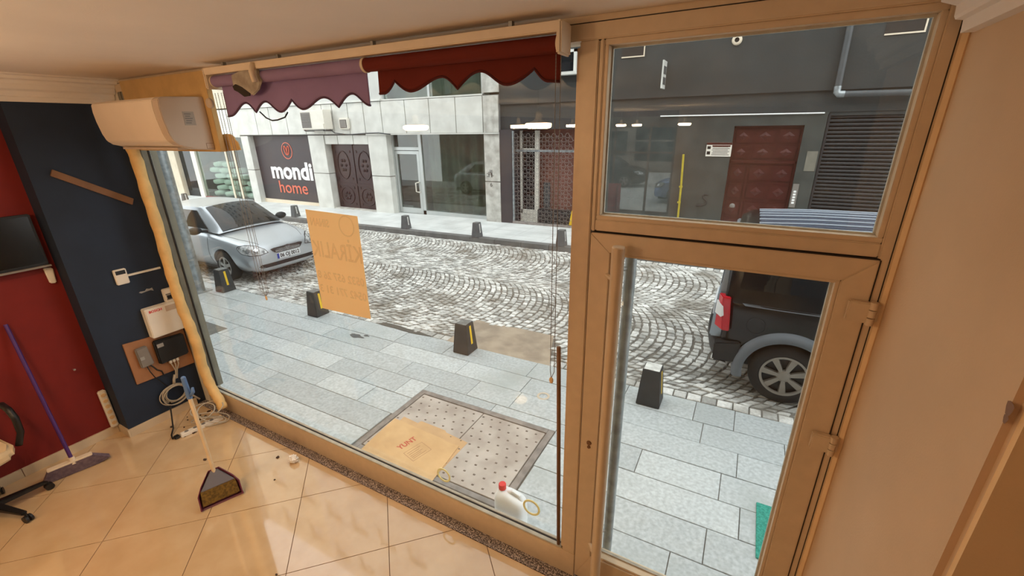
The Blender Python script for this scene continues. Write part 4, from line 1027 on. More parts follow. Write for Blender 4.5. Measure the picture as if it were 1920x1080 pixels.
for a, c in ((-13.62, -12.96), (-12.96, -12.2), (-12.2, -11.5)): part('cladding_panel', M['marble'], wbld, (a + .012, c - .012, FA + .02, FA + .36, 2.05, 2.34), bevel=.004)
# upper storeys, seen mirrored in the floor tiles
part('cornice', M['marble'], wbld, (-18.6, -10.7, FA - .06, FA + .3, 3.36, 3.42))
part('end_pilaster', M['marble_dirty'], wbld, (-6.93, -6.42, FA, FA + .3, 3.42, 21.5))
part('inner_wall', M['dark_in'], wbld, (-34, -6.42, FA + 1.6, FA + 1.8, -1, 21.5))
def upper(parent, x0, x1, y, zs, wz, pitch, ww, mm):
    """storey walls built around window openings, each window a frame with a pane"""
    n = max(1, int((x1 - x0) / pitch)); pt = (x1 - x0) / n
    for z in zs:
        part('storey_wall', mm, parent, (x0, x1, y, y + .3, z - .9, z), (x0, x1, y, y + .3, z + wz, z + wz + .9 - .0))
        for i in range(n):
            cx = x0 + (i + .5) * pt
            part('window_pier', mm, parent, (x0 + i * pt, cx - ww / 2, y, y + .3, z, z + wz), (cx + ww / 2, x0 + (i + 1) * pt, y, y + .3, z, z + wz))
            w_ = part('window', M['silver_frame'], parent, (cx - ww / 2, cx - ww / 2 + .06, y + .1, y + .16, z, z + wz), (cx + ww / 2 - .06, cx + ww / 2, y + .1, y + .16, z, z + wz), (cx - ww / 2, cx + ww / 2, y + .1, y + .16, z, z + .06), (cx - ww / 2, cx + ww / 2, y + .1, y + .16, z + wz - .06, z + wz), (cx - .03, cx + .03, y + .1, y + .16, z, z + wz))
            part('pane', M['glass_upper'], w_, (cx - ww / 2, cx + ww / 2, y + .125, y + .131, z, z + wz))
upper(wbld, -18.6, -10.7, FA, [4.32, 7.4, 10.48, 13.56, 16.64, 19.72], 1.28, 1.9, 1.15, M['cladding'])
upper(wbld, -10.7, -6.93, FA, [7.4, 10.48, 13.56, 16.64, 19.72], 1.28, 1.9, 1.15, M['cladding'])
part('ribbon_sill', M['marble'], wbld, (-10.7, -6.93, FA - .01, FA + .2, 3.36, 3.40))
rbw = part('ribbon_window', M['silver_frame'], wbld, (-10.7, -10.64, FA + .08, FA + .14, 3.40, 6.5), (-8.9, -8.82, FA + .08, FA + .14, 3.40, 6.5), (-7.0, -6.93, FA + .08, FA + .14, 3.40, 6.5), (-10.7, -6.93, FA + .08, FA + .14, 4.9, 4.97))
part('pane', M['glass_shop'], rbw, (-10.64, -7.0, FA + .10, FA + .106, 3.40, 6.5))
part('ribbon_curtain', M['curtain'], rbw, (-10.64, -7.0, FA + .5, FA + .52, 3.36, 6.5))
# strip of shop glass over the cladding
# signboard
sb = thing('shop_signboard', 'charcoal shop hoarding with white and coral lettering between white pillars', 'sign', (-16.4, 11.35, gf(-16.4)))
part('panel', M['charcoal'], sb, (-18.1, -14.47, 11.33, 11.36, -.15, 2.345))
part('sill', M['cream_metal'], sb, (-18.1, -14.47, 11.28, 11.4, gf(-18) - .02, -.145))
text('white_lettering', 'mondi', M['ink_white'], sb, frame_mtx((-16.08, 11.322, 1.0), (1, 0, 0), (0, 0, 1)), size=.90, extrude=.006, bold=.028, width=2.5)
text('coral_lettering', 'home', M['ink_coral'], sb, frame_mtx((-16.15, 11.322, .36), (1, 0, 0), (0, 0, 1)), size=.68, extrude=.006, bold=.004, width=1.72)
MB().lathe([(.285, 11.318), (.315, 11.318), (.315, 11.328), (.285, 11.328)], (-16.12, 0, 1.79), 'y', 40, close=True).build('ring_emblem', M['ink_coral'], sb)
hp = []
for t in [i * 2 * math.pi / 60 for i in range(61)]: pass
lobeL = [(-16.12 + .0 - .085 * (1 - math.cos(t)) * .9 + .0, 1.60 + 0) for t in (0,)]
def loop(s):
    out = []
    for i in range(33):
        t = i / 32
        ang = math.pi * 2 * t
        x = s * (.075 + .075 * -math.cos(ang)); z = .17 * math.sin(ang - .55) + .0
        out.append((-16.12 + x * .95, 11.322, 1.80 + z * .95))
    return out
MB().tube(loop(1), .02, 8).build('heart_emblem', M['ink_coral'], sb)
MB().tube(loop(-1), .02, 8).build('heart_emblem', M['ink_coral'], sb)
# carved dark double door
dd = thing('carved_double_door', 'dark maroon carved double door between white pillars', 'door', (-12.6, 11.38, gf(-12.6)))
x0, x1, zb_, zt = -13.62, -11.5, gf(-13) - .05, 2.05
part('backing', M['brown_door'], dd, (x0, x1, 11.38, 11.44, zb_, zt))
for (a, c) in ((x0 + .05, -12.6), (-12.52, x1 - .05)):
    lf = part('leaf', M['brown_door'], dd, (a, c, 11.35, 11.385, zb_ + .04, zt - .04), bevel=.01)
    part('rail', M['brown_door'], lf, (a, c, 11.335, 11.352, .60, .70), bevel=.006)
    mx_ = (a + c) / 2
    for (z, rx, rz) in ((.24, .33, .30), (1.32, .30, .48)):
        b = MB().tube([(mx_ + rx * math.cos(t), 11.345, z + rz * math.sin(t)) for t in [k * .2094 for k in range(31)]], .022, 8)
        b.build('oval_moulding', M['brown_door'], lf, smooth=True)
        bmx = bmesh.new(); bmesh.ops.create_icosphere(bmx, subdivisions=2, radius=1)
        b = MB()
        for k in range(6):
            an = k * math.pi / 3
            b.lathe([(0, -.03), (.055, -.012), (.06, .0), (.05, .01)], (mx_ + rx * .38 * math.cos(an), 11.348, z + rz * .38 * math.sin(an)), 'y', 8)
        b.build('rosette', M['brown_door'], lf, smooth=True); bmx.free()
        for sx in (-1, 1):
            for sz in (-1, 1):
                cx_, cz_ = mx_ + sx * .36, z + sz * rz * .98
                part('corner_stud', M['brown_door'], lf, (cx_ - .045, cx_ + .045, 11.335, 11.352, cz_ - .045, cz_ + .045), bevel=.015)
part('meeting_strip', M['brown_door'], dd, (-12.6, -12.52, 11.33, 11.38, zb_, zt), bevel=.008)
o = part('doorstep', M['marble_dirty'], dd, (x0, x1, 11.12, 11.4, zb_ - .02, gf(-13.6) + .04))
# glazed shop front
sf = thing('glazed_shopfront', 'grey-curtained glass shop front with an aluminium door', 'shop front', (-8.8, 11.38, gf(-8.8)))
zb_ = gf(-10.7)
part('sill', M['silver_frame'], sf, (-9.55, -6.93, 11.33, 11.42, zb_, zb_ + .15), bevel=.004)
part('side_post', M['silver_frame'], sf, (-10.66, -10.59, 11.33, 11.42, zb_, 2.35), bevel=.004)
part('mullion', M['silver_frame'], sf, (-9.55, -9.43, 11.33, 11.42, zb_, 2.35), bevel=.004)
part('transom', M['silver_frame'], sf, (-10.59, -9.55, 11.33, 11.42, 1.86, 1.96), bevel=.004)
part('pane', M['glass_shop'], sf, (-9.43, -6.93, 11.37, 11.378, zb_ + .15, 2.35))
part('pane', M['glass_shop'], sf, (-10.59, -9.55, 11.37, 11.378, 1.96, 2.35))
dr = part('door_frame', M['silver_frame'], sf, (-10.58, -10.49, 11.34, 11.40, zb_ + .02, 1.84), (-9.66, -9.56, 11.34, 11.40, zb_ + .02, 1.84), (-10.49, -9.66, 11.34, 11.40, 1.74, 1.84), (-10.49, -9.66, 11.34, 11.40, zb_ + .02, zb_ + .2), bevel=.004)
part('door_pane', M['glass_shop'], dr, (-10.49, -9.66, 11.368, 11.374, zb_ + .2, 1.74))
MB().tube([(-9.63, 11.34, .86), (-9.63, 11.28, .86), (-9.72, 11.25, .84), (-9.72, 11.25, .56), (-9.63, 11.28, .54), (-9.63, 11.34, .54)], .02, 8).build('door_handle', M['white'], dr, smooth=True)
def cur(u, v):
    x = -9.5 + u * 2.7
    return (x, 11.75 + .05 * math.sin(x * 11) + .025 * math.sin(x * 27 + 1), zb_ + .1 + v * 2.5)
MB().grid(cur, 120, 3).build('curtain', M['curtain'], sf, smooth=True)
part('back_partition', M['dark_in'], sf, (-10.66, -9.5, 12.1, 12.2, zb_, 2.4))
part('shop_floor', M['kerb'], sf, (-18, -6.5, 11.42, 12.6, zb_ - .1, zb_ - .02))
# facade clutter
ou = thing('outdoor_unit', 'dusty white outdoor air conditioning unit on the white facade', 'air conditioner', (-13.6, 10.95, 2.5))
part('casing', M['white'], ou, (-14.2, -13.0, 10.72, 11.06, 2.54, 3.17), bevel=.02)
part('fan_grille', M['grey'], ou, (-14.15, -13.68, 10.705, 10.725, 2.6, 3.1))
b = MB()
for k in range(9): b.box(-14.14, -13.69, 10.698, 10.706, 2.63 + k * .05, 2.64 + k * .05)
b.build('grille_bars', M['trim_black'], ou)
part('bracket', M['kerb'], ou, (-14.1, -14.05, 10.75, 11.1, 2.48, 2.54), (-13.15, -13.1, 10.75, 11.1, 2.48, 2.54), (-14.15, -13.05, 10.75, 10.79, 2.5, 2.54))
part('valve_cover', M['white'], ou, (-13.4, -13.05, 10.69, 10.73, 2.56, 2.72))
fb = thing('facade_light', 'small rounded bulkhead light on the white facade panel', 'light', (-12.45, 11.05, 2.54))
part('rim', M['white'], fb, (-12.66, -12.2, 11.0, 11.09, 2.53, 2.9), bevel=.03)
part('lens', M['grey'], fb, (-12.59, -12.27, 10.985, 11.005, 2.58, 2.84), bevel=.01)
pts = [(-13.1, 10.9, 2.6), (-12.9, 11.0, 2.42), (-12.3, 11.05, 2.36), (-11.5, 11.05, 2.40), (-10.9, 11.03, 2.41), (-10.4, 11.03, 2.36)]
o = MB().tube(pts, .018, 6).build('facade_cable', M['pipe'], smooth=True); tag(o, 'grey cable sagging along the white facade from the outdoor unit', 'cable')
text('house_number', '6', M['ink_black'], wbld, frame_mtx((-6.72, FA - .003, .93), (1, 0, 0), (0, 0, 1)), size=.17, extrude=.001)
b = MB()
for k in range(9): b.box(-6.86 + .05 * (k % 5), -6.83 + .05 * (k % 5), FA - .004, FA, 1.15 + .06 * (k % 3), 1.18 + .06 * (k % 4))
b.build('scribbles', M['kerb'], wbld)
# far left shop
ls = thing('sack_shop', 'shop front with white sacks behind glass left of the charcoal sign', 'shop front', (-20.8, 11.2, gf(-20.8)))
part('cream_pier', M['cream_wall'], ls, (-27, -24.1, 11.1, 11.5, -1, 2.4), bevel=.01)
part('pier_pipe', M['kerb'], ls, (-25.0, -24.94, 11.06, 11.1, -.4, 2.4))
part('door_leaf', M['trim_black'], ls, (-24.1, -22.9, 11.3, 11.36, -.5, 2.4))
part('door_pane', M['car_glass'], ls, (-23.95, -23.0, 11.29, 11.3, -.1, 2.2))
part('post', M['white'], ls, (-22.9, -22.55, 11.2, 11.4, -.5, 2.4))
part('lintel', M['marble'], ls, (-27, -18.6, 11.1, 11.5, 2.3, 3.36))
part('threshold', mat('red_brown_threshold', rgb(150, 96, 92), .8), ls, (-22.5, -18.6, 11.2, 11.4, -.52, -.3))
part('pane', M['glass_shop'], ls, (-22.55, -18.6, 11.28, 11.29, -.3, 2.3))
for x in (-20.2, -19.6): part('glazing_bar', M['cream_metal'], ls, (x - .05, x + .05, 11.25, 11.3, -.3, 2.3))
part('shop_floor', M['kerb'], ls, (-24, -18.6, 11.4, 12.7, -.7, -.3))
upper(wbld, -34, -18.6, FA + .1, [4.32, 7.4, 10.48, 13.56, 16.64, 19.72], 1.28, 2.2, 1.2, M['cream_wall'])
k = 0; rr = random.Random(4)
def sack_mesh():
    bmx = bmesh.new(); bmesh.ops.create_icosphere(bmx, subdivisions=2, radius=.5)
    for v in bmx.verts:
        x, y, z = v.co; sg_ = lambda q: math.copysign(abs(q * 2) ** .6 / 2, q)
        v.co = Vector((sg_(x) * .8, sg_(y) * .5, sg_(z) * .24 + .02 * math.sin(x * 9)))
    me = bpy.data.meshes.new('sack'); bmx.to_mesh(me); bmx.free(); me.materials.append(M['sack'])
    for p in me.polygons: p.use_smooth = True
    return me
sm_ = sack_mesh()
for row in range(6):
    for c in range(4 - (1 if row > 2 else 0) - (1 if row > 4 else 0)):
        o = bpy.data.objects.new('sack', sm_); link(o)
        o.location = (-22.0 + c * .87 + (.3 if row % 2 else 0), 11.75 + rr.uniform(-.06, .06), -.17 + row * .262); o.rotation_euler = (0, rr.uniform(-.06, .06), rr.uniform(-.2, .2))
        tag(o, 'white sack, %s from left in the %s layer behind the far shop window' % (['first', 'second', 'third', 'fourth'][c], ['lowest', 'second', 'third', 'fourth', 'fifth', 'top'][row]), 'sack', 'white sacks piled in the shop')

# ---------------------------------------------------------------- dark building
db = thing('dark_building', 'dark grey stucco building across the street behind the black van', 'building', (0, 11.2, gf(0)))
DY = 11.2
part('entrance_pier', M['darkstucco2'], db, (-6.42, -6.02, FA + .02, DY + .4, -.4, 2.45))
part('lower_wall', M['stucco_low'], db, (-3.3, -.51, DY, DY + .3, -.4, 2.7))
part('lower_wall', M['stucco_low'], db, (.79, 1.16, DY, DY + .3, -.4, 2.7))
part('lower_wall', M['stucco_low'], db, (4.2, 9, DY, DY + .3, -.4, 2.7))
part('door_head', M['stucco_low'], db, (-.51, .79, DY, DY + .3, 2.46, 2.7))
part('entrance_head', M['darkstucco'], db, (-6.42, -3.3, DY, DY + .3, 2.45, 3.1))
part('middle_wall', M['darkstucco'], db, (-3.3, 9, DY, DY + .3, 2.7, 3.1))
part('upper_wall', M['darkstucco'], db, (-6.42, 9, DY - .05, DY + .3, 3.1, 4.9))
upper(db, -6.42, 9, DY - .05, [5.8, 8.9, 12.0, 15.1, 18.2], 1.3, 2.2, 1.1, M['cladding'])
part('back', M['dark_in'], db, (-6.42, 9, DY + 1.5, DY + 1.6, -1, 21))
# recessed squares with pale reveals
for (x0, x1, z0_, z1_) in ((1.72, 2.27, 4.0, 4.28), (-3.10, -2.6, 4.0, 4.28)):
    part('vent_recess', M['alu_dark'], db, (x0, x1, DY - .056, DY - .05, z0_, z1_)); part('vent_edge', M['cream_metal'], db, (x0, x1, DY - .07, DY - .05, z0_ - .025, z0_), (x1, x1 + .025, DY - .07, DY - .05, z0_ - .025, z1_))
b = MB().lathe([(.045, -.08), (.09, -.085), (.10, -.05), (.045, -.02)], (-.71, DY, 4.13), 'y', 20); b.build('pipe_stub', M['cream_metal'], db, smooth=True)
MB().lathe([(0, -.052), (.05, -.052)], (-.71, DY, 4.13), 'y', 16).build('pipe_mouth', M['alu_dark'], db)
wnd = part('bay_window', M['marble'], db, (-4.75, -4.68, DY - .15, DY - .05, 3.62, 4.26), (-4.25, -4.18, DY - .15, DY - .05, 3.76, 4.26), (-4.75, -3.9, DY - .25, DY - .05, 3.70, 3.77), (-4.75, -4.18, DY - .15, DY - .05, 4.2, 4.26))
part('pane', M['car_glass'], wnd, (-4.68, -4.25, DY - .1, DY - .09, 3.77, 4.2))
bsn = thing('blade_sign', 'thin pale blade sign jutting from the dark facade', 'sign', (-2.05, 11.0, 3.25))
part('panel', M['marble'], bsn, (-2.09, -2.06, 10.78, 11.14, 3.27, 3.83)); part('dark_panels', M['pipe'], bsn, (-2.059, -2.055, 10.82, 11.1, 3.35, 3.5), (-2.059, -2.055, 10.82, 11.1, 3.56, 3.72))
o = MB().tube([(-2.1, DY - .03, 2.70), (1.08, DY - .03, 2.685)], .014, 6).build('wall_cable', M['ink_white']); tag(o, 'straight white cable across the dark facade above the red door', 'cable')
dp_ = thing('drain_pipe', 'grey drain pipe with elbow on the dark facade over the shutter', 'pipe', (1.17, 11.1, 3.0))
smooth_angle(MB().tube([(1.13, DY - .12, 6.5), (1.19, DY - .12, 3.12)], .055, 14).build('upright', M['pipe'], dp_))
smooth_angle(MB().tube([(1.19, DY - .12, 3.16), (1.195, DY - .12, 3.05), (1.23, DY - .12, 3.02), (1.32, DY - .12, 3.015)], .062, 14).build('elbow', M['steel'], dp_))
smooth_angle(MB().tube([(1.3, DY - .12, 3.015), (6, DY - .12, 2.95)], .055, 14).build('horizontal_run', M['pipe'], dp_))
yl = thing('yellow_gas_pipe', 'thin yellow gas pipe rising on the dark facade', 'pipe', (-1.46, 11.1, gf(-1.5)))
smooth_angle(MB().tube([(-1.44, DY - .06, gf(-1.5)), (-1.46, DY - .06, 1.1), (-1.49, DY - .06, 1.86)], .024, 10).build('pipe', M['yellow_pipe'], yl))
for z in (.75, 1.12): MB().lathe([(.03, -.02), (.04, -.02), (.04, .02), (.03, .02)], (-1.465, DY - .06, z), 'z', 12).build('coupling', M['yellow_pipe'], yl)
ns = thing('notice_plate', 'white notice plate on the dark wall left of the red door', 'sign', (-.76, 11.18, 1.82))
part('plate', M['white'], ns, (-1.02, -.5, DY - .02, DY, 1.82, 2.12)); part('red_header', M['red_door'], ns, (-1.02, -.5, DY - .022, DY - .02, 2.07, 2.12))
part('print', M['grey'], ns, *[(-.9 + .01 * (k % 3), -.54 - .03 * (k % 2), DY - .023, DY - .02, 1.85 + k * .034, 1.866 + k * .034) for k in range(6)])
part('pictogram', M['ink_black'], ns, (-1.0, -.93, DY - .023, DY - .02, 1.98, 2.04), (-1.0, -.93, DY - .023, DY - .02, 1.86, 1.93))
part('print_heading', M['red_door'], ns, (-.9, -.53, DY - .0235, DY - .0205, 2.03, 2.06))
S_ = [(-.85, .95), (-.92, .965), (-.96, .93), (-.95, .88), (-.88, .83), (-.865, .78), (-.89, .73), (-.97, .70), (-1.07, .69)]
o = MB().tube([(x, DY - .004, z) for x, z in S_], .016, 6).build('graffiti_stroke', M['trim_black'], db)
lp = thing('house_plate', 'narrow grey upright plate beside the red door', 'sign', (.85, 11.18, .8))
part('plate', M['grey'], lp, (.80, .91, DY - .02, DY, .78, 1.28)); part('characters', M['ink_white'], lp, *[(.83, .88, DY - .023, DY - .02, .86 + k * .06, .90 + k * .06) for k in range(5)])
part('mortar_patch', mat('pale_mortar_patch', rgb(122, 118, 106), .9, var=.1), db, (.93, 1.12, DY - .006, DY, 1.55, 1.95))
# red metal door
rdo = thing('red_metal_door', 'oxblood metal door with embossed panels and transom panel', 'door', (.14, 11.3, gf(0)))
x0, x1 = -.51, .79; zb_ = gf(0) - .06
part('backing', M['red_door'], rdo, (x0, x1, DY + .10, DY + .14, zb_, 2.46))
cols = [(x0 + .04, x0 + .36), (x0 + .42, x0 + .82), (x0 + .86, x1 - .04)]
part('frame_bar', M['red_door'], rdo, (x0, x1, DY + .07, DY + .11, 1.68, 1.74), bevel=.006)
part('frame_bar', M['red_door'], rdo, (x0 + .37, x0 + .41, DY + .07, DY + .11, zb_, 1.68), bevel=.006)
part('frame_bar', M['red_door'], rdo, (x0, x0 + .035, DY + .07, DY + .11, zb_, 2.46), (x1 - .035, x1, DY + .07, DY + .11, zb_, 2.46), (x0, x1, DY + .07, DY + .11, 2.42, 2.46), bevel=.004)
for (a, c) in cols:
    for (p, q) in ((1.78, 2.05), (2.10, 2.40), (1.30, 1.64), (.90, 1.24), (.50, .84), (.1, .44)):
        pn = part('embossed_panel', M['red_door'], rdo, (a + .015, c - .015, DY + .085, DY + .105, p, q), bevel=.008)
        mx_, mz = (a + c) / 2, (p + q) / 2; hw, hh = (c - a) * .30, (q - p) * .30
        b = MB(); b.hexa([(mx_ - hw, DY + .086, mz), (mx_, DY + .086, mz - hh), (mx_ + hw, DY + .086, mz), (mx_, DY + .086, mz + hh)], [(mx_ - hw * .3, DY + .068, mz), (mx_, DY + .068, mz - hh * .3), (mx_ + hw * .3, DY + .068, mz), (mx_, DY + .068, mz + hh * .3)])
        b.box(a + .03, c - .03, DY + .078, DY + .087, p + .015, p + .03); b.box(a + .03, c - .03, DY + .078, DY + .087, q - .03, q - .015)
        b.build('diamond_relief', M['red_door'], pn)
MB().lathe([(0, -.02), (.05, -.01), (.06, 0)], (x0 + .2, DY + .08, .72), 'y', 14).build('knob', M['grey'], rdo, smooth=True)
# roller shutter
rs_ = thing('roller_shutter', 'dark slatted roller shutter right of the red door', 'shutter', (2.6, 11.3, gf(2)))
z = gf(2) - .05
slat_me = None
while z < 2.64:
    b = MB().prism([(DY + .10, z), (DY + .055, z + .012), (DY + .045, z + .035), (DY + .055, z + .058), (DY + .10, z + .070)], 'x', 1.20, 4.2)
    if slat_me is None:
        o = b.build('slat', M['shutter'], rs_); slat_me = o.data; zz0 = z
    else:
        o = bpy.data.objects.new('slat', slat_me); link(o, rs_); o.location = (0, 0, z - zz0)
    z += .0745
part('guide_rail', M['shutter'], rs_, (1.15, 1.20, DY + .0, DY + .14, -.3, 2.66)); part('guide_rail', M['shutter'], rs_, (4.2, 4.26, DY + .0, DY + .14, -.3, 2.66))
part('box_cover', M['darkstucco'], rs_, (1.16, 4.2, DY + .02, DY + .2, 2.63, 2.72))
# entrance with folding grille
ge = thing('entrance_porch', 'brown entrance porch with pale door frame behind the grille', 'entrance', (-4.9, 11.3, gf(-5)))
zb_ = gf(-6)
part('panelled_wall', M['redbrown_in'], ge, (-6.02, -3.3, 11.75, 11.85, zb_, 2.45))
part('glass_door_pane', M['car_glass'], ge, (-5.9, -5.5, 11.52, 11.53, .1, 2.4))
part('white_post', M['white'], ge, (-5.49, -5.38, 11.48, 11.58, zb_, 2.42)); part('white_rail', M['white'], ge, (-5.95, -5.49, 11.5, 11.56, 1.86, 1.95), (-5.95, -5.49, 11.5, 11.56, .1, .22), (-5.97, -5.9, 11.5, 11.56, zb_, 2.42))
part('white_kick_panel', M['white'], ge, (-5.9, -5.49, 11.52, 11.55, zb_, .1))
part('grey_board', M['pipe'], ge, (-5.3, -5.1, 11.68, 11.7, .1, 1.0)); part('dark_step', M['trim_black'], ge, (-5.38, -4.4, 11.45, 11.7, zb_, .25))
part('hazard_board', M['trim_black'], ge, (-4.4, -3.6, 11.42, 11.45, zb_ + .02, .3))
b = MB()
for k in range(5): x = -4.38 + k * .17; b.hexa([(x, 11.415, zb_ + .03), (x + .08, 11.415, zb_ + .03), (x + .15, 11.415, .29), (x + .07, 11.415, .29)], [(x, 11.42, zb_ + .03), (x + .08, 11.42, zb_ + .03), (x + .15, 11.42, .29), (x + .07, 11.42, .29)])
b.build('yellow_stripes', M['yellow'], ge)
part('rail', M['steel'], ge, (-6.02, -3.3, 11.32, 11.36, 1.86, 1.92)); part('side_wall', M['redbrown_in'], ge, (-3.35, -3.3, 11.2, 11.8, zb_, 2.45)); part('porch_floor', M['kerb'], ge, (-6.02, -3.3, 11.2, 11.8, zb_ - .1, zb_))
gg = thing('wire_grille', 'hexagonal wire security grille across the entrance', 'grille', (-4.9, 11.15, gf(-5)))
part('guide', M['steel'], gg, (-6.03, -5.98, 11.12, 11.18, zb_, 2.42)); part('guide', M['steel'], gg, (-4.15, -4.1, 11.12, 11.18, zb_, 2.42))
part('bottom_bar', M['hatch_frame'], gg, (-6.03, -4.1, 11.1, 11.2, zb_, zb_ + .07), bevel=.006)
b = MB(); hw, hh = .19, .105
nx, nz = int(1.83 / hw), int(2.45 / hh)
for j in range(nz):
    z = zb_ + .08 + j * hh
    for i in range(nx):
        x = -5.98 + i * hw + (hw / 2 if j % 2 else 0)
        if x + hw > -4.1 or z + hh > 2.42: continue
        b.tube([(x, 11.15, z + hh * .3), (x + hw * .18, 11.15, z), (x + hw * .5, 11.15, z), (x + hw * .68, 11.15, z + hh * .3)], .0042, 4, cap=False)
        b.tube([(x + hw * .68, 11.15, z + hh * .3), (x + hw, 11.15, z + hh * .3)], .0042, 4, cap=False)
        b.tube([(x + hw * .0, 11.15, z + hh * .3), (x + hw * .18, 11.15, z + hh), (x + hw * .5, 11.15, z + hh), (x + hw * .68, 11.15, z + hh * .3)], .0042, 4, cap=False)
tag(b.build('hex_wire', M['grey'], gg), kind='stuff')

# ---------------------------------------------------------------- the house the shop is in, outside (mirrored in car glass and shop panes)
nh = struct('wall_upper', 'upper storeys of the house the shop is in')
part('render', M['near_wall'], nh, (-16, XL - .2, 1.5, 1.86, -1, 3.0), (XR + .2, 9, 1.86, 1.90, -1, 3.0))
part('slab', M['near_wall'], nh, (-16, 9, YB, 1.86, 3.03, 3.3))
upper(nh, -16, 9, 1.56, [4.2, 7.0], 1.1, 2.2, 1.1, M['near_wall'])
part('roof', M['near_wall'], nh, (-16, 9, YB, 1.86, 8.9, 9.1)); part('core', M['dark_in'], nh, (-16, 9, -1.2, -1.0, 3.3, 8.9))
# rear street, only mirrored
rr_ = struct('road_rear', 'street behind the rear shop front')
part('asphalt', mat('pale_concrete_paving', rgb(224, 224, 220), .9, var=.08), rr_, (-24, 14, -40, YB - .2, -.25, -.15))
bkd = thing('rear_house', 'tan house behind the rear street with red fascia', 'building', (-4, -24, -.15))
part('wall', mat('tan_house_wall', rgb(140, 122, 108), .9, var=.15, scale=1), bkd, (-24, 14, -25, -24, -.2, 7)); part('red_fascia', M['cap'], bkd, (-6.5, -3.6, -24.1, -24, 1.7, 2.6)); part('window', M['car_glass'], bkd, (-14, -7, -24.05, -24, .8, 2.2)); part('window', M['car_glass'], bkd, (-6.5, -3.4, -24.05, -24, .5, 1.6))

# ================================================================ VEHICLES
def ring_half(x, zb, wb, w, zm, ws, zs, zc):
    h = [(0, zb), (wb * .7, zb), (wb, zb + .03), (w, zm - .08), (w, zm + .06), (ws + (w - ws) * .45, zm + (zs - zm) * .75), (ws, zs), (ws * .72, zs + (zc - zs) * .62), (ws * .36, zs + (zc - zs) * .93), (0, zc)]
    return [(x, y, z) for y, z in h] + [(x, -y, z) for y, z in reversed(h[1:-1])]
def body_mesh(name, stations, cuts, sub=2):
    """loft closed rings, smooth, cut the wheel openings, bake to one mesh"""
    b = MB(); n = None
    for st in stations:
        r = ring_half(*st); n = len(r); b.v += r
    for i in range(len(stations) - 1):
        for j in range(n):
            q = (j + 1) % n; b.f.append((i * n + j, i * n + q, (i + 1) * n + q, (i + 1) * n + j))
    b.f.append(tuple(range(n))); e = (len(stations) - 1) * n; b.f.append(tuple(e + j for j in reversed(range(n))))
    me = b.mesh(name); o = bpy.data.objects.new(name + '_tmp', me); col.objects.link(o)
    md = o.modifiers.new('u', 'SUBSURF'); md.levels = sub; md.render_levels = sub
    tmp = []
    for (x, z, r, w) in cuts:
        c = MB(); c.lathe([(0, -w), (r, -w), (r, w), (0, w)], (x, 0, z), 'y', 40)
        for sgn in (-1, 1):
            cc = MB(); yo = sgn * .80
            cc.tube([(x, yo - .27, z), (x, yo + .27, z)], r, 40)
            co = bpy.data.objects.new('cut', cc.mesh('cut')); col.objects.link(co); tmp.append(co)
            mo = o.modifiers.new('b', 'BOOLEAN'); mo.operation = 'DIFFERENCE'; mo.object = co; mo.solver = 'EXACT'
    dg = bpy.context.evaluated_depsgraph_get(); dg.update()
    out = bpy.data.meshes.new_from_object(o.evaluated_get(dg)); out.name = name
    for q in tmp + [o]: bpy.data.objects.remove(q)
    for p in out.polygons: p.use_smooth = True
    try: out.set_sharp_from_angle(angle=math.radians(40))
    except Exception: pass
    return out
def bvh_of(me):
    bm = bmesh.new(); bm.from_mesh(me); t = BVHTree.FromBMesh(bm); bm.free(); return t
def decal(bv, c, d, e1, e2, outline, off=.006, rings=4):
    """patch draped on a surface: closed outline (a,b) about c in the plane e1,e2, cast along d"""
    c, d, e1, e2 = map(Vector, (c, d, e1, e2)); d.normalize(); b = MB(); pts = []
    def hit(a, q):
        o_ = c + e1 * a + e2 * q - d * 2
        loc, nor, idx, dist = bv.ray_cast(o_, d)
        if loc is None: loc = c + e1 * a + e2 * q; nor = -d
        return loc - d * off
    n = len(outline); ca = sum(p[0] for p in outline) / n; cb = sum(p[1] for p in outline) / n
    b.v.append(tuple(hit(ca, cb)))
    for r in range(1, rings + 1):
        for (a, q) in outline: b.v.append(tuple(hit(ca + (a - ca) * r / rings, cb + (q - cb) * r / rings)))
    for j in range(n): b.f.append((0, 1 + j, 1 + (j + 1) % n))
    for r in range(1, rings):
        for j in range(n):
            k = (j + 1) % n; b.f.append((1 + (r - 1) * n + j, 1 + r * n + j, 1 + r * n + k, 1 + (r - 1) * n + k))
    return b
def resample(poly, n=40):
    P = [Vector((*p, 0)) for p in poly]; L_ = [0]
    for i in range(len(P)): L_.append(L_[-1] + (P[(i + 1) % len(P)] - P[i]).length)
    out = []
    for k in range(n):
        s = L_[-1] * k / n
        i = max(j for j in range(len(P)) if L_[j] <= s); f = (s - L_[i]) / max(1e-9, L_[i + 1] - L_[i]); q = P[i].lerp(P[(i + 1) % len(P)], f); out.append((q.x, q.y))
    return out
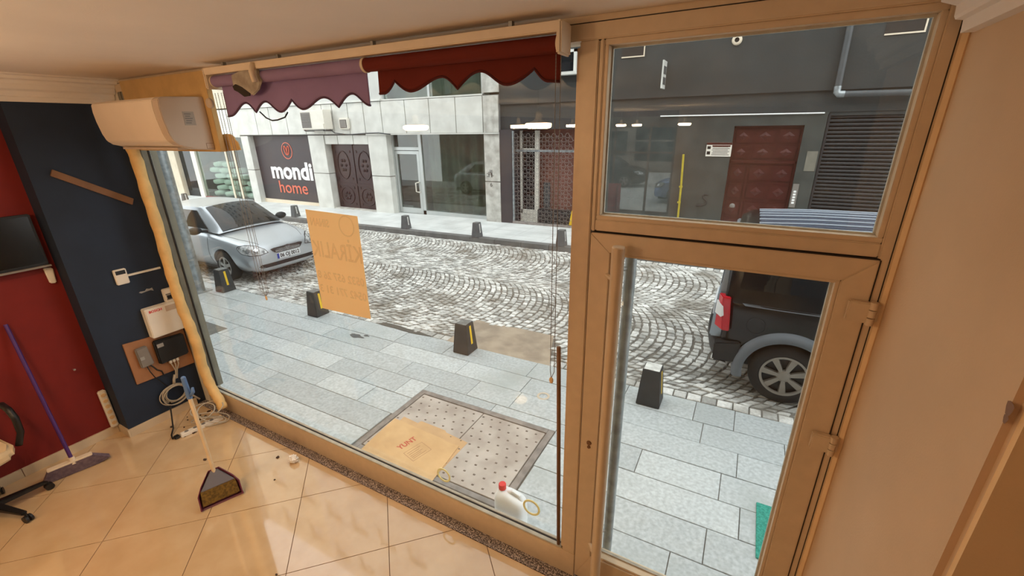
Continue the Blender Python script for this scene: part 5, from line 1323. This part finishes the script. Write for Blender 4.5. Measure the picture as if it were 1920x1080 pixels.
def wheel(parent, x, y, z, r, w, rim_r, nsp, side, rim_mat):
    """tyre with alloy: part wheel, sub-parts rim and hub"""
    s = side
    t_ = MB().lathe([(rim_r, -w / 2), (rim_r + .02, -w / 2 - .004), (r - .03, -w / 2), (r - .006, -w / 2 + .025), (r, -w / 2 + .05), (r, w / 2 - .05), (r - .006, w / 2 - .025), (r - .03, w / 2), (rim_r + .02, w / 2 + .004), (rim_r, w / 2)], (x, y, z), 'y', 40, close=True).build('wheel', M['tyre'], parent, local=True, smooth=True)
    yo = s * w / 2
    b = MB().lathe([(rim_r + .003, yo * .2), (rim_r + .003, yo + s * .004), (rim_r - .018, yo + s * .003), (rim_r - .022, yo - s * .02)], (x, y, z), 'y', 40)
    for k in range(nsp):
        a = 2 * math.pi * k / nsp + .3; wd = .5 * 2 * math.pi / nsp
        def P(rr, aa, dy): return (x + rr * math.cos(aa), y + yo + s * dy, z + rr * math.sin(aa))
        i0, i1 = rim_r * .22, rim_r - .015
        b.hexa([P(i0, a - wd * .85, -.035), P(i1, a - wd * .42, -.035), P(i1, a + wd * .42, -.035), P(i0, a + wd * .85, -.035)], [P(i0, a - wd * .75, .002), P(i1, a - wd * .34, -.006), P(i1, a + wd * .34, -.006), P(i0, a + wd * .75, .002)])
    b.build('rim', rim_mat, t_, local=True)
    MB().lathe([(0, yo + s * .008), (rim_r * .2, yo + s * .006), (rim_r * .3, yo - s * .004), (rim_r * .3, yo - s * .04)], (x, y, z), 'y', 20).build('hub', rim_mat, t_, local=True, smooth=True)
    MB().lathe([(0, yo - s * .05), (rim_r, yo - s * .05)], (x, y, z), 'y', 24).build('brake_disc', M['trim_black'], t_, local=True)
    return t_

def hatchback(label, group, loc, paint, rotz=0., plate=None, detail=True):
    """five-door saloon; nose at local x=0, tail at -4.1, z=0 on the ground"""
    root = thing('car', label, 'car', loc, group, rot=(0, -.012, rotz)); ORG[root.name] = Vector((0, 0, 0))
    st = [(.0, .24, .46, .52, .42, .44, .57, .635), (-.05, .19, .60, .66, .43, .58, .64, .71), (-.17, .17, .71, .775, .45, .69, .70, .765), (-.40, .17, .74, .825, .48, .755, .77, .835), (-.80, .17, .745, .845, .50, .79, .84, .905), (-1.10, .17, .745, .8475, .53, .80, .885, .945),
          (-1.9, .17, .745, .8475, .55, .80, .915, .96), (-2.7, .17, .745, .8475, .56, .80, .935, .97), (-3.35, .18, .735, .84, .57, .79, .95, .985), (-3.75, .21, .71, .81, .58, .75, .94, .985), (-3.98, .26, .64, .73, .58, .66, .88, .93), (-4.08, .33, .54, .60, .58, .54, .78, .84)]
    me = body_mesh('body', st, [(-.84, .30, .355, .3), (-3.32, .30, .355, .3)])
    me.materials.append(paint); bo = bpy.data.objects.new('body', me); link(bo, root); ORG[bo.name] = Vector()
    bv = bvh_of(me)
    # greenhouse patches
    def bil(c00, c10, c11, c01, bulge, bn):
        c00, c10, c11, c01, bn = map(Vector, (c00, c10, c11, c01, bn))
        def f(u, v, off=0.):
            p = (c00 * (1 - u) + c10 * u) * (1 - v) + (c01 * (1 - u) + c11 * u) * v
            return p + bn * (bulge * (4 * u * (1 - u)) ** .8 * (.35 + .65 * (4 * v * (1 - v)) ** .5) + off)
        return f
    zb, zt = .90, 1.375; wb_, wt = .735, .555
    ff, fr = -1.0, -1.74; rf, rr2 = -3.78, -3.1
    ws_f = bil((ff, -wb_ + .02, zb + .02), (ff, wb_ - .02, zb + .02), (fr, wt, zt), (fr, -wt, zt), .14, (.75, 0, .66))
    rw_f = bil((rf, wb_ - .05, .95), (rf, -wb_ + .05, .95), (rr2, -wt, zt), (rr2, wt, zt), .10, (-.7, 0, .7))
    rt_f = bil((fr, -wt, zt), (fr, wt, zt), (rr2, wt, zt), (rr2, -wt, zt), .085, (0, 0, 1))
    sides = []
    for s in (-1, 1):
        f_ = bil((ff, s * (wb_ - .02), zb + .02), (rf, s * (wb_ - .05), .95), (rr2, s * wt, zt), (fr, s * wt, zt), .045, (0, s, .25)); sides.append(f_)
    b = MB()
    for f_ in (ws_f, rw_f, rt_f, *sides): b.grid(lambda u, v: f_(u, v), 16, 10)
    o = b.build('roof_and_pillars', paint, root, local=True, smooth=True)
    bm = bmesh.new(); bm.from_mesh(o.data); bmesh.ops.remove_doubles(bm, verts=bm.verts, dist=.004)
    for _ in range(4): bmesh.ops.smooth_vert(bm, verts=[v for v in bm.verts if not v.is_boundary], factor=.5, use_axis_x=True, use_axis_y=True, use_axis_z=True)
    bmesh.ops.recalc_face_normals(bm, faces=bm.faces); bm.to_mesh(o.data); bm.free()
    def pane(nm, f_, u0, u1, v0, v1, dn, slant=0.):
        bb = MB(); bb.grid(lambda u, v: f_(u0 + (u1 - u0) * u + slant * v * (1 - u), v0 + (v1 - v0) * v, .006), 16, 8); return bb.build(nm, M['car_glass'], root, local=True, smooth=True)
    pane('windscreen', ws_f, .055, .945, .04, .95, 0); pane('rear_screen', rw_f, .07, .93, .1, .9, 0)
    for f_ in sides: pane('side_window', f_, .10, .47, .12, .86, 0, .03); pane('side_window', f_, .50, .80, .12, .86, 0)
    if detail:
        for s in (-1, 1):
            ln = [(-.16, s * .47), (-.5, s * .60), (-.9, s * .67), (-1.03, s * .66)]
            b = MB(); P_ = []
            for (p, q) in zip(ln, ln[1:]):
                for k in range(8): P_.append((p[0] + (q[0] - p[0]) * k / 8, p[1] + (q[1] - p[1]) * k / 8))
            pts = []
            for (xx, yy) in P_:
                loc, nor, i_, d_ = bv.ray_cast(Vector((xx, yy, 3)), Vector((0, 0, -1)))
                if loc: pts.append(loc + Vector((0, 0, .0005)))
            b.tube(pts, .0035, 5).build('bonnet_gap', M['trim_black'], root, local=True)
    # front details draped on the body
    X = (-1, 0, 0); EY = (0, 1, 0); EZ = (0, 0, 1)
    decal(bv, (0, 0, .575), X, EY, EZ, resample([(-.36, .045), (-.30, .06), (.30, .06), (.36, .045), (.29, -.055), (-.29, -.055)], 36), .006).build('grille_surround', M['chrome'], root, local=True, smooth=True)
    gr_ = decal(bv, (0, 0, .575), X, EY, EZ, resample([(-.335, .036), (-.29, .05), (.29, .05), (.335, .036), (.275, -.048), (-.275, -.048)], 36), .012).build('grille', M['trim_black'], root, local=True)
    for z in (.548, .572, .596): decal(bv, (0, 0, z), X, EY, EZ, resample([(-.28, .006), (.28, .006), (.28, -.006), (-.28, -.006)], 40), .016, 2).build('grille_bar', M['chrome'], gr_, local=True)
    em = decal(bv, (0, 0, .615), X, EY, EZ, [(.06 * math.cos(t), .032 * math.sin(t)) for t in [k * .2618 for k in range(24)]], .024).build('emblem', M['chrome'], root, local=True)
    text('emblem_letter', 'H', M['trim_grey'], em, frame_mtx((.052, 0, .615), (0, 1, 0), (.25, .15, 1)), size=.06, extrude=.002)
    decal(bv, (0, 0, .315), X, EY, EZ, resample([(-.58, .04), (.58, .04), (.64, .0), (.58, -.035), (-.58, -.035), (-.64, .0)], 48), .006, 6).build('lower_intake', M['trim_black'], root, local=True)
    for s in (-1, 1):
        d = Vector((-.80, -s * .58, -.15)).normalized(); e1 = Vector((s * .58, -.80, 0)) * s; e1 = Vector((-.58 * 1, s * .80, 0)); e2 = Vector((0, 0, 1))
        out = resample([(-.235, -.06), (-.10, -.095), (.08, -.085), (.22, -.03), (.285, .06), (.26, .105), (.12, .115), (-.06, .08), (-.19, .01)], 40)
        ca_ = sum(p[0] for p in out) / len(out); cb_2 = sum(p[1] for p in out) / len(out)
        decal(bv, (-.16, s * .60, .635), d, e1, e2, [(ca_ + (a - ca_) * 1.05, cb_2 + (q - cb_2) * 1.12) for a, q in out], .004).build('headlamp_bezel', M['trim_black'], root, local=True, smooth=True)
        hl = decal(bv, (-.16, s * .60, .635), d, e1, e2, out, .008).build('headlamp', M['lamp_clear'], root, local=True, smooth=True)
        for a in (-.04, .10):
            decal(bv, (-.16, s * .60, .635), d, e1, e2, [(a + .042 * math.cos(t), .005 + .042 * math.sin(t)) for t in [k * .3927 for k in range(16)]], .013, 2).build('reflector', M['chrome'], hl, local=True)
        # mirror
        bm = bmesh.new(); bmesh.ops.create_uvsphere(bm, u_segments=18, v_segments=12, radius=1)
        for v in bm.verts: v.co = Vector((v.co.x * .07 + (-.02 if v.co.x < 0 else 0), v.co.y * .125, v.co.z * .075))
        mm = bpy.data.meshes.new('door_mirror'); bm.to_mesh(mm); bm.free(); mm.materials.append(M['trim_black'])
        for p in mm.polygons: p.use_smooth = True
        mo = bpy.data.objects.new('door_mirror', mm); link(mo, root); mo.location = (-1.42, s * .93, .985); ORG[mo.name] = Vector()
        MB().tube([(-1.40, s * .72, .945), (-1.41, s * .84, .965)], .03, 8).build('mirror_arm', M['trim_black'], root, local=True)
        if detail:
            Y_ = (0, -s, 0)
            decal(bv, (-2.1, 0, .62), Y_, (1, 0, 0), (0, 0, 1), resample([(-.10, .0), (.0, .012), (.12, .0), (.0, -.012)], 16), .02, 2).build('side_marker', M['chrome'], root, local=True)
            for xs_ in (-1.28, -2.28): decal(bv, (xs_, 0, .55), Y_, (1, 0, 0), (0, 0, 1), resample([(-.004, .33), (.004, .33), (.004, -.32), (-.004, -.32)], 60), .002, 1).build('door_gap', M['trim_black'], root, local=True)
            decal(bv, (-2.0, 0, .78), Y_, (1, 0, 0), (0, 0, 1), resample([(-.09, .018), (.09, .018), (.09, -.018), (-.09, -.018)], 24), .02, 2).build('door_handle', paint, root, local=True)
        for xw in (-.84, -3.32): wheel(root, xw, s * .745, .30, .30, .185, .195, 5, s, M['rim'])
    MB().tube([(-1.02, -.55, .945), (-1.10, -.2, .985), (-1.12, .05, .99)], .010, 6).build('wiper', M['trim_black'], root, local=True)
    MB().tube([(-1.0, .05, .965), (-1.08, .35, .975), (-1.13, .58, .965)], .010, 6).build('wiper', M['trim_black'], root, local=True)
    if plate:
        pt = decal(bv, (0, 0, .455), X, EY, EZ, resample([(-.26, .055), (.26, .055), (.26, -.055), (-.26, -.055)], 60), .002, 3)
        px = max(v[0] for v in pt.v) + .008
        pp = MB().box(px - .03, px, -.26, .26, .40, .51).build('number_plate', M['plate'], root, local=True, bevel=.003)
        MB().box(px, px + .001, -.258, -.215, .402, .508).build('blue_band', M['plate_blue'], pp, local=True)
        text('plate_characters', plate, M['ink_black'], pp, frame_mtx((px + .001, .02, .453), (0, 1, 0), (0, 0, 1)), size=.105, extrude=.0006, bold=.003, width=.43)
    # dark underside
    MB().box(-3.9, -.2, -.7, .7, .17, .3).build('underbody', M['trim_black'], root, local=True)
    return root
hatchback('silver saloon car parked facing right, seen through the window', None, (-8.12, 5.32, gz(-8.12)), M['car_silver'], plate='06 OJ 0012')

# black van with ribbed roof
vx, vy = -.06, 5.50
van = thing('van', 'black van with ribbed roof parked beyond the glass door', 'van', (vx, vy, gz(vx)), rot=(0, -.012, 0)); ORG[van.name] = Vector()
st = [(.0, .42, .74, .80, .62, .80, 1.02, 1.06), (.05, .36, .80, .875, .62, .87, 1.05, 1.10), (.20, .32, .82, .915, .62, .90, 1.07, 1.12), (.8, .30, .83, .92, .62, .905, 1.07, 1.12), (2.0, .30, .83, .92, .62, .905, 1.07, 1.12), (3.0, .30, .83, .92, .62, .90, 1.05, 1.10), (3.5, .30, .82, .91, .6, .86, .99, 1.06), (3.95, .32, .80, .88, .58, .80, .90, .97), (4.25, .36, .70, .76, .55, .66, .78, .85), (4.32, .42, .6, .66, .55, .55, .72, .78)]
VW = .645
me = body_mesh('body', st, [(VW, .315, .40, .3), (3.45, .315, .40, .3)])
me.materials.append(M['car_black']); bo = bpy.data.objects.new('body', me); link(bo, van); ORG[bo.name] = Vector()
bv = bvh_of(me)
# cabin: lofted rings, boxy
b = MB(); ringsv = []
for (x, w0, w1, z1) in ((.02, .86, .66, 1.55), (.05, .875, .69, 1.66), (.16, .89, .71, 1.72), (.7, .90, .72, 1.745), (1.6, .90, .72, 1.75), (2.35, .90, .70, 1.73), (2.6, .89, .68, 1.66), (3.45, .80, .70, 1.0)):
    hpts = [(w0, 1.0), (w0 - .005, 1.12), (w0 + (w1 - w0) * .55, 1.0 + (z1 - 1.0) * .62), (w1 + .02, z1 - .07), (w1 - .05, z1 - .02), (w1 * .5, z1 + .0), (0, z1 + .01)]
    r = [(x, -y, z) for y, z in hpts] + [(x, y, z) for y, z in reversed(hpts[:-1])]; ringsv.append(r)
n = len(ringsv[0])
for r in ringsv: b.v += r
for i in range(len(ringsv) - 1):
    for j in range(n - 1): b.f.append((i * n + j, i * n + j + 1, (i + 1) * n + j + 1, (i + 1) * n + j))
b.f.append(tuple(range(n))); e = (len(ringsv) - 1) * n; b.f.append(tuple(e + j for j in range(n)))
cab = b.build('cabin', M['car_black'], van, local=True); smooth_angle(cab, 50)
bvc = bvh_of(cab.data)
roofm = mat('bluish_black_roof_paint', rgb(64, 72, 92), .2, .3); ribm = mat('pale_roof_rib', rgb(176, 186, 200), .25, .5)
for k in range(7):
    y = -.56 + k * 1.12 / 6
    zc = [1.7]
    pts = []
    for x in [.22 + i * .13 for i in range(16)]:
        loc, nor, i_, d_ = bvc.ray_cast(Vector((x, y, 3)), Vector((0, 0, -1)))
        if loc: pts.append((x, y, loc.z + .006))
    smooth_angle(MB().tube(pts, .013, 8).build('roof_rib', ribm, van, local=True))
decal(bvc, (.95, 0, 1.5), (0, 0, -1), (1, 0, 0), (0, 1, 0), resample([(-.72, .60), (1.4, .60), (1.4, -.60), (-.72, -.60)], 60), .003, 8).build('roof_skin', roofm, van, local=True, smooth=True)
for s in (-1, 1):
    Y_ = (0, -s, 0)
    decal(bvc, (.62, 0, 1.33), Y_, (1, 0, 0), (0, 0, 1), resample([(-.48, -.17), (.50, -.17), (.50, .19), (-.38, .19), (-.46, .12)], 40), .005).build('side_window', M['car_glass'], van, local=True)
    decal(bvc, (1.75, 0, 1.33), Y_, (1, 0, 0), (0, 0, 1), resample([(-.50, -.17), (.62, -.17), (.40, .19), (-.50, .19)], 40), .005).build('side_window', M['car_glass'], van, local=True)
    decal(bv, (.9, 0, 1.005), Y_, (1, 0, 0), (0, 0, 1), resample([(-.72, .010), (2.2, .010), (2.2, -.012), (-.72, -.012)], 120), .010, 1).build('waist_moulding', M['trim_grey'], van, local=True)
    # grey plastic wheel arch: swept arc standing off the side
    for xw in (VW, 3.45):
        b = MB(); n = 28; r0, r1 = .375, .475
        for i in range(n + 1):
            t = math.radians(-12 + 204 * i / n)
            for (rr3, yy) in ((r0, .905), (r0, .965), (r0 + .03, .978), (r1 - .02, .955), (r1, .915)):
                b.v.append((xw + rr3 * math.cos(t), s * yy, .315 + rr3 * math.sin(t) * .98))
        for i in range(n):
            for j in range(4): b.f.append((i * 5 + j, i * 5 + j + 1, (i + 1) * 5 + j + 1, (i + 1) * 5 + j))
        b.build('wheel_arch', M['trim_grey'], van, local=True, smooth=True)
        wheel(van, xw, s * .83, .315, .318, .21, .212, 7, s, M['rim_dull'])
    # tail lamp wrapping the corner
    tl = MB().hexa([(-.05, s * .80, .70), (.03, s * .925, .70), (.10, s * .93, .70), (.10, s * .80, .70)], [(-.04, s * .78, 1.06), (.0, s * .915, 1.06), (.07, s * .925, 1.06), (.08, s * .80, 1.06)]).build('tail_lamp', M['lamp_red'], van, local=True, bevel=.008)
    MB().hexa([(-.058, s * .80, .84), (.004, s * .912, .84), (.03, s * .935, .87), (.0, s * .80, .84)], [(-.055, s * .79, .98), (-.008, s * .908, .98), (.015, s * .932, .96), (.0, s * .80, .98)]).build('reversing_lamp', M['lamp_white'], tl, local=True)
    MB().tube([(2.95, s * .9, 1.08), (2.95, s * 1.02, 1.12)], .07, 10).build('door_mirror', M['trim_black'], van, local=True)
b = MB()
for i in range(13):
    t = i / 12; y = -.93 + 1.86 * t; xo = -.11 + .13 * (abs(2 * t - 1) ** 3)
    for (dx_, z) in ((.10, .34), (.0, .36), (-.02, .45), (-.01, .53), (.10, .55)): b.v.append((xo + dx_, y, z))
for i in range(12):
    for j in range(4): b.f.append((i * 5 + j, i * 5 + j + 1, (i + 1) * 5 + j + 1, (i + 1) * 5 + j))
b.build('rear_bumper', M['trim_black'], van, local=True, smooth=True)
for s in (-1, 1): MB().hexa([(-.02, s * .93, .34), (.24, s * .93, .36), (.24, s * .80, .36), (-.02, s * .80, .34)], [(-.02, s * .935, .55), (.22, s * .935, .60), (.22, s * .80, .60), (-.02, s * .80, .55)]).build('bumper_corner', M['trim_black'], van, local=True, bevel=.015)
tg = mat('sky_reflection_tailgate', rgb(160, 172, 182), .25, .3)  # pale grey-blue puts the sky's reflection into the tailgate colour
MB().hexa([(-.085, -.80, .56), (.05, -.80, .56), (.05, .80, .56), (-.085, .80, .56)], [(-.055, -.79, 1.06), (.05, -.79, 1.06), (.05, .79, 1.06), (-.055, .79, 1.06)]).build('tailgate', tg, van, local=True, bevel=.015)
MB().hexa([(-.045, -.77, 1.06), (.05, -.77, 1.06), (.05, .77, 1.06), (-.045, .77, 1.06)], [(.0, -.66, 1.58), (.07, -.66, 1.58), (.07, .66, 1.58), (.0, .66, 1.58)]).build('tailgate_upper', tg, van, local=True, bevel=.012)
MB().box(-.10, -.07, -.30, .30, .62, .76).build('number_plate_recess', M['plate'], van, local=True)
MB().hexa([(-.045, -.66, 1.12), (-.03, -.66, 1.12), (-.03, .66, 1.12), (-.045, .66, 1.12)], [(-.01, -.58, 1.52), (.01, -.58, 1.52), (.01, .58, 1.52), (-.01, .58, 1.52)]).build('rear_window', M['car_glass'], van, local=True)
MB().box(.2, 4.0, -.75, .75, .28, .45).build('underbody', M['trim_black'], van, local=True)
MB().tube([(.84, -.90, 1.03), (.842, -.925, 1.03)], .011, 10).build('lock_button', M['chrome'], van, local=True)
# fuel flap
b = MB().tube([(.33 + .085 * math.cos(t), -.926, .80 + .085 * math.sin(t)) for t in [k * .2618 for k in range(25)]], .0015, 5); b.build('fuel_flap_outline', M['trim_black'], van, local=True)

# cars of the rear street (mirrored only)
hatchback('pale blue car in the rear street, mirrored in the transom', 'rear street cars', (-3.1, -13.5, -.15), M['car_blue'], rotz=math.radians(180), detail=False)
hatchback('dark car in the rear street, mirrored in the transom', 'rear street cars', (-4.3, -17.4, -.15), M['car_black'], rotz=0, detail=False)
# crates stacked by the rear pane
for k in range(3):
    t_ = thing('plastic_crate', ['red crate at the bottom of the stack by the rear pane', 'red crate in the middle of the stack by the rear pane', 'red crate on top of the stack by the rear pane'][k], 'crate', (-3.6, -8.9, k * .32), 'red crates')
    x0, x1, y0, y1, z0 = -3.9, -3.3, -9.1, -8.7, k * .32
    part('base', M['cap'], t_, (x0, x1, y0, y1, z0, z0 + .03))
    part('side', M['cap'], t_, (x0, x1, y0, y0 + .02, z0 + .03, z0 + .30)); part('side', M['cap'], t_, (x0, x1, y1 - .02, y1, z0 + .03, z0 + .30)); part('side', M['cap'], t_, (x0, x0 + .02, y0, y1, z0 + .03, z0 + .30)); part('side', M['cap'], t_, (x1 - .02, x1, y0, y1, z0 + .03, z0 + .30))
